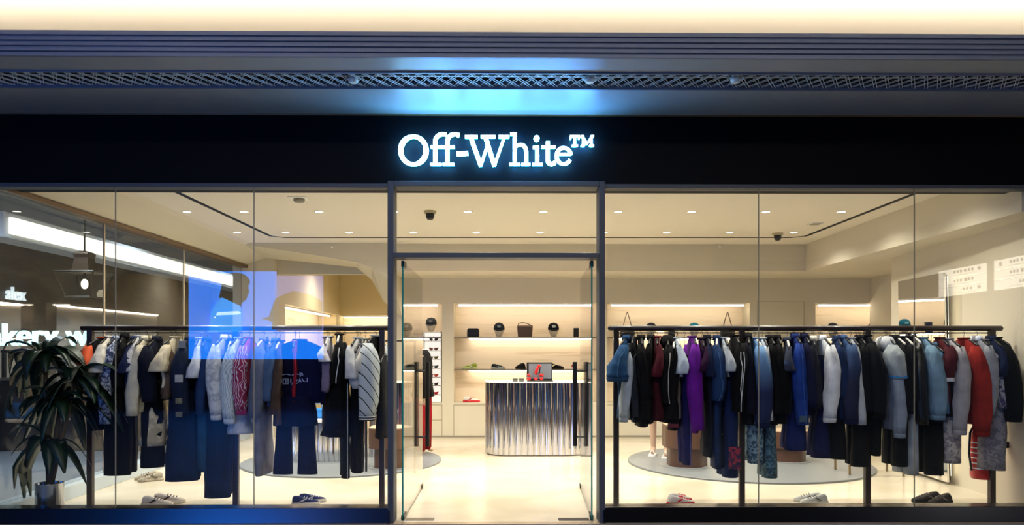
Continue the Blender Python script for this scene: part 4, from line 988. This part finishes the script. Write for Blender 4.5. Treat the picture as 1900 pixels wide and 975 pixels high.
# small rack behind the left end of the left rail, in the alcove
t = thing('clothes_rail', 'second smaller black rail behind the left door post', 'clothes rail', (X(730, 9.0), 9.0, 0))
MB().tube([(-.35, 0, Z(633, 9.0)), (.28, 0, Z(633, 9.0))], .012, 10).build('rail', blackm, t, smooth=True)
for a in (-.33, .26): MB().box(a - .012, a + .012, -.012, .012, 0, Z(633, 9.0)).build('leg', blackm, t)
# ------------------------------------------------------------ glass door leaves
for sd, hx0, fx0, lb in (('left', 747.5, 783.5, 'left'), ('right', 1098, 1077, 'right')):
    A = onz(hx0, 967, 0); B = onz(fx0, 906, 0); A.z = B.z = 0
    d = (B - A); Ln = d.length; d.normalize(); a = math.atan2(d.y, d.x)
    t = thing('glass_door', f'frameless {lb} glass door leaf standing open inward with black bar handles', 'door', A, a)
    H_ = 2.27
    MB().box(0, Ln, -.006, .006, .012, H_).build('pane', GL, t)
    MB().box(-.010, .0, -.007, .007, .012, H_).build('edge', greenedge, t)
    MB().box(-.01, .16, -.014, .014, 0.006, .05).build('pivot_shoe', blackm, t, bevel=.003)
    MB().box(-.01, .14, -.014, .014, H_ - .04, H_ + .015).build('top_pivot', blackm, t, bevel=.003)
    MB().box(Ln - .10, Ln + .004, -.012, .012, 0.006, .05).build('lock_shoe', blackm, t, bevel=.003)
    MB().box(.0, Ln, -.004, .004, 0.006, .014).build('bottom_seal', blackm, t)
    yh = (A + d * (Ln - .06)).y
    zt3, zb3 = Z(672, yh), Z(828, yh)
    for s in (-1, 1):
        MB().tube([(Ln - .08, s * .065, zb3), (Ln - .08, s * .065, zt3)], .024, 14).build('handle_bar', blackm, t, smooth=False)
    m = MB()
    for zz in (zt3 - .1, zb3 + .1): m.tube([(Ln - .08, -.07, zz), (Ln - .08, .07, zz)], .010, 10)
    m.build('handle_mount', blackm, t)
    xx = .02 if sd == 'left' else -.42
    pl = MB().box(A.x + (.02 if sd == 'left' else -.29), A.x + (.27 if sd == 'left' else -.02), A.y - .005, A.y + .095, 0, .003).build('floor_spring_plate', pm('plate_' + sd, '#8f8478' if sd == 'left' else '#3f3a38', .35, metal=.8), None)
    tag(pl, f'rectangular metal floor spring plate beside the {lb} door pivot', 'plate')
# ------------------------------------------------------------ floor shoes along the window
def fs(px, py): p = onz(px, py, 0); p.z = .0; return p
pair('red and white sneaker on the floor below the purple shirt', fs(1257, 936), .2, '#c9c3c0', '#b8161c', '#c01018', .98, .12)
pair('white and grey sneaker on the floor below the white shirt', fs(1502, 934), PI - .2, '#c9c8c2', '#d9d5cb', '#6f6a62', .95, .11)
pair('dark grey sneaker on the floor near the right wall', fs(1728, 935), PI + .15, '#4a423c', '#2c2826', '#8c8278', 1.05, .13)
pair('navy and white sneaker on the floor below the lettered sweater', fs(567, 936), .15, '#252c5a', '#cfc8c4', '#c9c7cf', .95, .11)
pair('white sneaker with dark brown trim below the badge jacket', fs(296, 938), .0, '#cfc5b8', '#d8cdbf', '#3a2420', 1.05, .12)
pair('beige woven slip-on shoe under the black trousers', fs(273, 892), PI + .35, '#a59a86', '#b5aa96', '#5d5548', .95, .13)
# ------------------------------------------------------------ right wall: mirror, extinguisher, bench
mt, mtr, mb_ = nm('mirror'); mb_.inputs['Metallic'].default_value = 1; mb_.inputs['Roughness'].default_value = .02; mb_.inputs['Base Color'].default_value = (.88, .88, .86, 1)
t = thing('wall_mirror', 'tall leaning mirror with glowing edge on the right wall', 'mirror', (4.93, 8.65, 0)); 
ma = math.atan2(.10, 1.1)
def quad(b, t_, y0, y1, dx, z0, z1, th_):
    # panel leaning: bottom further into the room
    return MB().add([(b, y0, z0), (b + dx, y1, z0), (t_ + dx, y1, z1), (t_, y0, z1), (b + th_, y0, z0), (b + dx + th_, y1, z0), (t_ + dx + th_, y1, z1), (t_ + th_, y0, z1)],
                    [(0, 1, 2, 3), (4, 5, 6, 7), (0, 1, 5, 4), (2, 3, 7, 6), (1, 2, 6, 5), (0, 3, 7, 4)])
quad(-.02, -.06, -.5, .55, .05, .03, 2.36, .02).build('glass', mt, t)
quad(.0, -.04, -.49, .54, .05, .05, 2.34, .025).build('backing', blackm, t)
quad(.027, -.012, -.47, -.45, 0, .1, 2.32, .012).build('edge_lamp', em('mirror_edge_light', (1, .86, .6), 7), t)
t = thing('fire_extinguisher', 'red fire extinguisher with white label bands by the right wall', 'extinguisher', (X(1822, 7.2), 7.2, .0))
pb = Z(890, 7.2)
MB().lathe([(.001, pb), (.095, pb), (.105, pb + .03), (.105, pb + .42), (.07, pb + .49), (.03, pb + .51), (.001, pb + .52)], n=28).build('cylinder', red, t, smooth=True)
for k in range(6): MB().lathe([(.1065, pb + .10 + k * .05), (.1065, pb + .112 + k * .05)], n=28).build('label_band', white, t)
MB().tube([(0, 0, pb + .5), (0, 0, pb + .56)], .02, 10).box(-.02, .02, -.10, .02, pb + .55, pb + .565).build('valve', blackm, t)
MB().tube([(0, 0, pb + .54), (-.08, -.02, pb + .55), (-.13, -.02, pb + .45), (-.14, -.02, pb + .25), (-.115, -.02, pb + .08)], .010, 8).build('hose', blackm, t, smooth=True)
MB().box(.09, .31, -.02, .02, pb + .30, pb + .36).build('wall_bracket', blackm, t)
t = thing('metal_bench', 'thin metal frame side table behind the third rail leg', 'table', (X(1618, 8.9), 8.9, 0)); zb4 = Z(781, 8.6)
MB().box(-.38, .30, -.2, .2, zb4 - .012, zb4).build('top', pm('grey_glass_top', '#77736c', .2), t, bevel=.003)
for a in (-.36, .28):
    for b in (-.19, .19): MB().box(a - .01, a + .01, b - .01, b + .01, 0, zb4 - .012).build('leg', pm('brass_leg', '#a08a66', .3, metal=.8), t)
shoe('sneaker', 'blue and white sneaker on the metal side table', (X(1640, 8.85), 8.85, zb4), .1, '#a9b9c9', '#d6d8dc', '#3f7fc0', 1.0)
shoe('sneaker', 'red sneaker on the right end of the metal side table', (X(1657, 8.8), 8.78, zb4), .5, '#a8242c', '#3f7fc0', '#d8d8d8', .8)
# ------------------------------------------------------------ potted plant, left corner
import itertools
pr = random.Random(11)
leafm = pm('leaf_dark', '#0b2714', .42, vary=.35, vscale=6)
t = thing('potted_plant', 'big dark broad-leaved plant in a silver pot in the left corner', 'plant', (X(92, 6.72), 6.72, 0))
MB().lathe([(.10, 0), (.115, .02), (.115, .30), (.105, .30), (.10, .26), (.001, .26)], n=32).build('pot', pm('silver_pot', '#b8bcc4', .12, metal=1), t, smooth=False, bevel=.002)
MB().lathe([(.001, .255), (.104, .265)], n=20).build('soil', pm('soil', '#1a120c', .9), t)
crowns = []
for k, (dx, dy, h_) in enumerate(((-.03, .0, 1.42), (.05, .04, 1.0), (-.01, .03, .66), (.14, .06, 1.22))):
    pts = [(dx * f * 1.4, dy * f, .25 + (h_ - .25) * f) for f in (0, .3, .6, 1)]
    MB().tube(pts, [.028, .026, .022, .016], 10).build('stem', pm('tan_stem', '#4a3d2c', .7), t, smooth=True); crowns.append(Vector(pts[-1]))
wall_lim = LW + .03 - t.location.x
for ci, c in enumerate(crowns):
    nl_ = (24, 22, 12, 16)[ci]
    for k in range(nl_):
        az = 2 * PI * k / nl_ * 1.618 + ci; el = pr.uniform(.05, 1.2); ln = pr.uniform(.34, .56); wd = pr.uniform(.055, .088)
        d = Vector((math.cos(az), math.sin(az) * .6, 0)); pts = []
        m = MB(); rings = []
        for i in range(9):
            f = i / 8; r_ = ln * (f * .95); z_ = ln * (math.sin(el) * f * 1.1 - 1.25 * f * f * (.45 + .5 * math.cos(el)))
            p = c + d * r_ * (.45 + .55 * math.cos(el * .6)) + Vector((0, 0, z_ - (i * .0)))
            p.x = max(p.x, wall_lim + .01 * pr.random()); p.y = max(-.22, min(.6, p.y))
            s_ = Vector((-d.y, d.x, 0)).normalized(); ww = wd * math.sin(PI * min(.98, .06 + f * .93)) ** .7
            fold = Vector((0, 0, ww * .35))
            ps = [p - s_ * ww + fold, p, p + s_ * ww + fold, p + Vector((0, 0, .004)) ]
            for q in ps:
                q.x = max(q.x, wall_lim)
            rings.append([ps[0], ps[1], ps[2], ps[3]])
        m.loft(rings); m.build('leaf', leafm, t, smooth=True)
# ------------------------------------------------------------ neighbouring shop and mall hall seen through the side glass
struct('ceiling_side', MB().box(-14, LW - .2, 4, 27, 4.0, 4.1), pm('mall_ceiling_grey', '#b4bcc4', .6))
fac = marble('taupe_ripple', '#4a4138', '#2f2924', (3, 1.2, 5), .4, .6)
struct('wall_neighbour', MB().box(-8.5, -8.2, 8.5, 27, 0, 3.25), fac)
struct('wall_neighbour_band', MB().box(-8.5, -8.1, 8.5, 27, 3.25, 4.0), pm('mall_ceiling_grey', '#b4bcc4', .6))
struct('wall_side_end', MB().box(-8.5, LW - .6, 25, 25.2, 0, 4), fac)
t = thing('cove_light_strip', 'long bright cove light receding along the mall ceiling at far left', 'light', (-7, 15, 3.12))
MB().box(-.06, .0, -4.4, 8, .04, .27).build('lamp', em('side_cove_light', (1, .93, .78), 1.6), t)
MB().box(-.5, -.06, -4.5, 8, -.02, .34).build('housing', pm('mall_ceiling_grey', '#b4bcc4', .6), t)
for k, (y0, y1, za, zb5) in enumerate(((9.2, 10.4, 1.0, 2.3), (11.5, 12.6, .9, 2.25), (13.6, 17.5, .9, 2.3))):
    t = thing('display_window', f'{["nearest","second","long far"][k]} pale lit display window in the taupe neighbouring shopfront', 'window', (-8.19, (y0 + y1) / 2, za)); h = (y1 - y0) / 2
    MB().box(-.01, .0, -h, h, 0, zb5 - za).build('panel', pm('pale_panel', '#a0968a', .5), t)
    MB().box(-.0, .03, -h, h, zb5 - za, zb5 - za + .03).build('lamp', em('panel_lamp', (1, .86, .7), 5), t)
def text(name, s, size, mat, parent, depth=.02):
    c = bpy.data.curves.new(name, 'FONT'); c.body = s; c.size = size; c.extrude = depth; c.materials.append(mat); c.space_character = 1.0; c.offset = size * .012
    o0 = bpy.data.objects.new(name, c); COL.objects.link(o0); bpy.context.view_layer.update()
    me = bpy.data.meshes.new_from_object(o0); bpy.data.objects.remove(o0); bpy.data.curves.remove(c)
    if not me.materials: me.materials.append(mat)
    o = bpy.data.objects.new(name, me); COL.objects.link(o); o.parent = parent; return o
wl = em('white_sign_light', (.80, .90, .95), .9)
t = thing('wall_sign', 'small white lowercase sign on the taupe neighbouring shopfront', 'sign', (-8.17, 12.2, Z(557, 12.4)), PI / 2)
o = text('lettering', 'alex', .30, wl, t); o.rotation_euler = (PI / 2, 0, 0)
MB().box(0, .6, .0, .02, -.03, -.02).build('mounting_rail', blackm, t)
YKi = 11.0
t = thing('bakery_kiosk', 'dark bakery kiosk with glowing cyan-white lettering beyond the side glass', 'kiosk', (-6.5, YKi, 0))
MB().box(-1.0, 1.25, 0, .9, 0, 1.05).build('counter_body', pm('kiosk_dark', '#15110f', .4), t, bevel=.01)
MB().box(-1.02, 1.27, -.04, .94, 1.05, 1.09).build('counter_top', pm('kiosk_top', '#4a4440', .3), t)
MB().box(-.98, 1.22, .05, .08, 1.46, 1.50).build('sign_bar', blackm, t)
for a in (-.96, 1.2): MB().box(a, a + .04, .04, .09, 1.09, 1.5).build('post', blackm, t)
cy = em('cyan_sign_light', (.55, .95, 1), 1.6)
o = text('lettering', 'akery w', .46, cy, t, .03); o.location = (X(-22, YKi) + 6.5, .0, 1.53); o.rotation_euler = (PI / 2, 0, 0)
kl = Z(641, YKi); o.location.z = kl
# hanging lantern
YL = 10.6
t = thing('hanging_lantern', 'black metal lantern with glowing bulb hanging in the mall at far left', 'lantern', (X(157, YL), YL, Z(553, YL)))
H0 = 0; Htop = Z(508, YL) - Z(553, YL); Hc_ = Z(470, YL) - Z(553, YL)
w0, w1 = 24 * YL / F, 37 * YL / F
m = MB()
for a in range(4):
    an = PI / 4 + a * PI / 2; c_, s_ = math.cos(an) * 1.35, math.sin(an) * 1.35
    m.tube([(w0 * c_, w0 * s_, 0), (w1 * c_, w1 * s_, Htop)], .012, 6)
    an2 = an + PI / 2; c2, s2 = math.cos(an2) * 1.35, math.sin(an2) * 1.35
    m.tube([(w0 * c_, w0 * s_, 0), (w0 * c2, w0 * s2, 0)], .012, 6); m.tube([(w1 * c_, w1 * s_, Htop), (w1 * c2, w1 * s2, Htop)], .014, 6)
m.build('frame', blackm, t)
lg = MB(); q0 = [(w0 * 1.3 * math.cos(PI / 4 + a * PI / 2), w0 * 1.3 * math.sin(PI / 4 + a * PI / 2), 0) for a in range(4)]; q1 = [(w1 * 1.3 * math.cos(PI / 4 + a * PI / 2), w1 * 1.3 * math.sin(PI / 4 + a * PI / 2), Htop) for a in range(4)]
lg.loft([q0, q1], caps=False); lg.build('glass_panes', GL, t)
MB().lathe([(w1 * 1.32, Htop), (w1 * 1.3, Htop + .012), (.17, Htop + .03), (.13, Hc_ - .08), (.15, Hc_ - .03), (.13, Hc_), (.001, Hc_ + .03)], n=4).xf(Matrix.Rotation(PI / 4, 4, 'Z')).build('cap', pm('lantern_copper', '#3a2c22', .4, metal=.6), t)
MB().tube([(0, 0, Hc_), (0, 0, 4.0 - t.location.z)], .012, 8).build('hanging_rod', blackm, t)
MB().ell((0, 0, Htop * .55), .045, .045, .07, 14, 8).build('bulb', em('bulb_light', (1, .85, .6), 14), t, smooth=True)
MB().tube([(0, 0, Htop * .62), (0, 0, Htop + .02)], .016, 8).build('bulb_holder', blackm, t)
for k, (px, py) in enumerate(((16, 391), (95, 397), (197, 437), (258, 461), (325, 477))):
    p = onz(px, py, 4.0)
    tt = thing('downlight', f'{["nearest","second","third","fourth","farthest"][k]} mall ceiling downlight seen through the left side glass', 'downlight', p, 0, 'mall ceiling downlights')
    MB().lathe([(.09, 0), (.09, -.01), (.07, -.01), (.07, 0)], n=20).build('trim_ring', white, tt); MB().lathe([(.001, -.004), (.068, -.004), (.068, .01), (.001, .01)], n=20).build('lens', em('lamp_lens', (1, .93, .8), 25), tt)
for k, (x_, y_) in enumerate(((-6.2, 9.5), (-6.2, 14), (-6.2, 19))):  # added fill spots that brighten the mall beyond the side glass
    t = thing('mall_fill_spot', f'{["near","middle","far"][k]} added fill spot in a white housing on the mall ceiling beyond the side glass', 'light', (x_, y_, 4.0))
    MB().lathe([(.001, 0), (.11, 0), (.11, -.04), (.09, -.04), (.09, -.03), (.001, -.03)], n=24).build('housing', white, t)
    light('mall_fill_light', 'SPOT', (0, 0, -.05), 600, (.80, .90, 1), t, spot_size=math.radians(150), spot_blend=1, shadow_soft_size=.1)
# ------------------------------------------------------------ behind the photographer: what the glass reflects
YV = 2 * YF
def mir(px, py, Yv): p = at(px, py, Yv); return Vector((p.x, YV - Yv, p.z))
Yv = 18.86
t = thing('video_screen', 'large blue video screen across the mall, reflected in the left window', 'screen', (0, YV - Yv, 0))
ys_ = YV - Yv
def scr(nmx, pts, mat, off):
    m = MB(); P = [mir(a, b, Yv) for a, b in pts]
    m.add([(p.x, -off - .004 + 0, p.z) for p in P] + [(p.x, -off + .0, p.z) for p in P],
          [tuple(range(len(P))), tuple(range(len(P), 2 * len(P)))] + [(i, (i + 1) % len(P), len(P) + (i + 1) % len(P), len(P) + i) for i in range(len(P))])
    return m.build(nmx, mat, t)
k_ = SCREEN_E
scr('casing', [(346, 500), (604, 500), (604, 670), (346, 670)], blackm, .02)
scr('picture_left', [(350, 504), (513, 504), (513, 616), (350, 616)], em('screen_blue', (.012, .22, 1.0), 6.5 * k_), -.01)
scr('picture_right', [(513, 512), (600, 512), (600, 616), (513, 616)], em('screen_lilac', (.17, .22, .62), 4.5 * k_), -.01)
scr('picture_lower', [(350, 616), (600, 616), (600, 667), (350, 667)], em('screen_deep_blue', (.01, .21, 1.0), 7.5 * k_), -.01)
scr('figure_head', [(407, 552), (412, 530), (408, 518), (418, 508), (440, 506), (455, 510), (464, 520), (464, 527), (461, 530), (463, 543), (460, 548), (458, 556), (450, 562), (446, 572), (420, 566)], blackm, -.03)
scr('figure_shirt', [(388, 616), (392, 580), (400, 565), (412, 552), (446, 568), (450, 580), (450, 616)], em('screen_sky', (.03, .33, 1.0), 7.5 * k_), -.035)
scr('figure_pocket', [(402, 586), (404, 580), (444, 578), (448, 582), (444, 584)], em('screen_pale', (.5, .75, 1.0), 9 * k_), -.045)
scr('figure_second', [(504, 612), (506, 598), (484, 591), (499, 588), (507, 566), (512, 554), (525, 548), (545, 540), (580, 548), (598, 560), (598, 612)], em('screen_dim', (.25, .3, .45), 1.2 * k_), -.03)
# hanging direction signs, reflected at upper right
wsm = em('wayfinding_light', (1, .93, .80), 7)
for k, (xa, xb, ta, tb, ba, bb, D1, D2) in enumerate(((1742, 1828, 504, 488, 553, 541, 15.2, 13.8), (1845, 1935, 484, 466, 540, 527, 13.3, 12.1))):
    t = thing('direction_sign', f'{["left","right"][k]} of two hanging illuminated three-row direction signs, reflected at upper right', 'sign', (0, 0, 0))
    for r_ in range(3):
        f0, f1 = r_ / 3 + .01, (r_ + 1) / 3 - .012
        def cn(side, f): 
            px, a, b, D = (xa, ta, ba, D1) if side == 0 else (xb, tb, bb, D2)
            return mir(px, a + (b - a) * f, D)
        c4 = [cn(0, f0), cn(1, f0), cn(1, f1), cn(0, f1)]; nn = (c4[1] - c4[0]).cross(c4[3] - c4[0]).normalized() * .04
        if nn.y > 0: nn = -nn
        MB().add(c4 + [c + nn for c in c4], [(0, 1, 2, 3), (4, 5, 6, 7), (0, 1, 5, 4), (1, 2, 6, 5), (2, 3, 7, 6), (3, 0, 4, 7)]).build('row_panel', wsm, t)
        m = MB(); front = -nn * .08
        def q(u, v): return c4[0].lerp(c4[1], u).lerp(c4[3].lerp(c4[2], u), v) + front
        for u in ((.35, .42, .49, .58, .66, .73) if r_ != 2 else (.55, .62, .70)):
            a, b, c, d = q(u, .25), q(u + .04, .25), q(u + .04, .55), q(u, .55)
            m.add([a, b, c, d], [(0, 1, 2, 3)]); m.add([x - front * .5 for x in (a, b, c, d)], [(0, 1, 2, 3)])
        for (u0, u1, v0, v1) in (((.12, .17, .25, .7),) if r_ == 0 else ()) + (((.86, .92, .25, .6),) if r_ != 1 else ((.60, .64, .2, .6),)) + ((.35, .8, .78, .81),):
            m.add([q(u0, v0), q(u1, v0), q(u1, v1), q(u0, v1)], [(0, 1, 2, 3)])
        m.build('row_symbols', pm('symbol_grey', '#4a4742', .6), t)
    pt = c4[0].lerp(c4[1], .5)
    for u in (.2, .8):
        p0 = cn(0, 0).lerp(cn(1, 0), u); MB().tube([p0, (p0.x, p0.y, 4.15)], .01, 6).build('hanging_rod', blackm, t)
struct('wall_opposite', MB().box(-14, 9, -9.2, -9, 0, 4.2), pm('dark_opposite_wall', '#15161a', .6))
t = thing('hall_fill_panel', 'long narrow unseen fill panel added over the mall hall to brighten the clothes fronts', 'light', (0, 2.3, 4.15))  # added fill light, out of view, brightens the clothes from the front
MB().box(-4.05, 4.05, -.23, .23, -.03, 0).build('housing', white, t); MB().box(-4, 4, -.2, .2, -.034, -.03).build('lens', em('fill_panel_lens', (1, .93, .85), 1.5), t)
light('hall_fill_light', 'AREA', (0, 0, -.05), 170, (1, .93, .85), t, shape='RECTANGLE', size=8, size_y=.4)
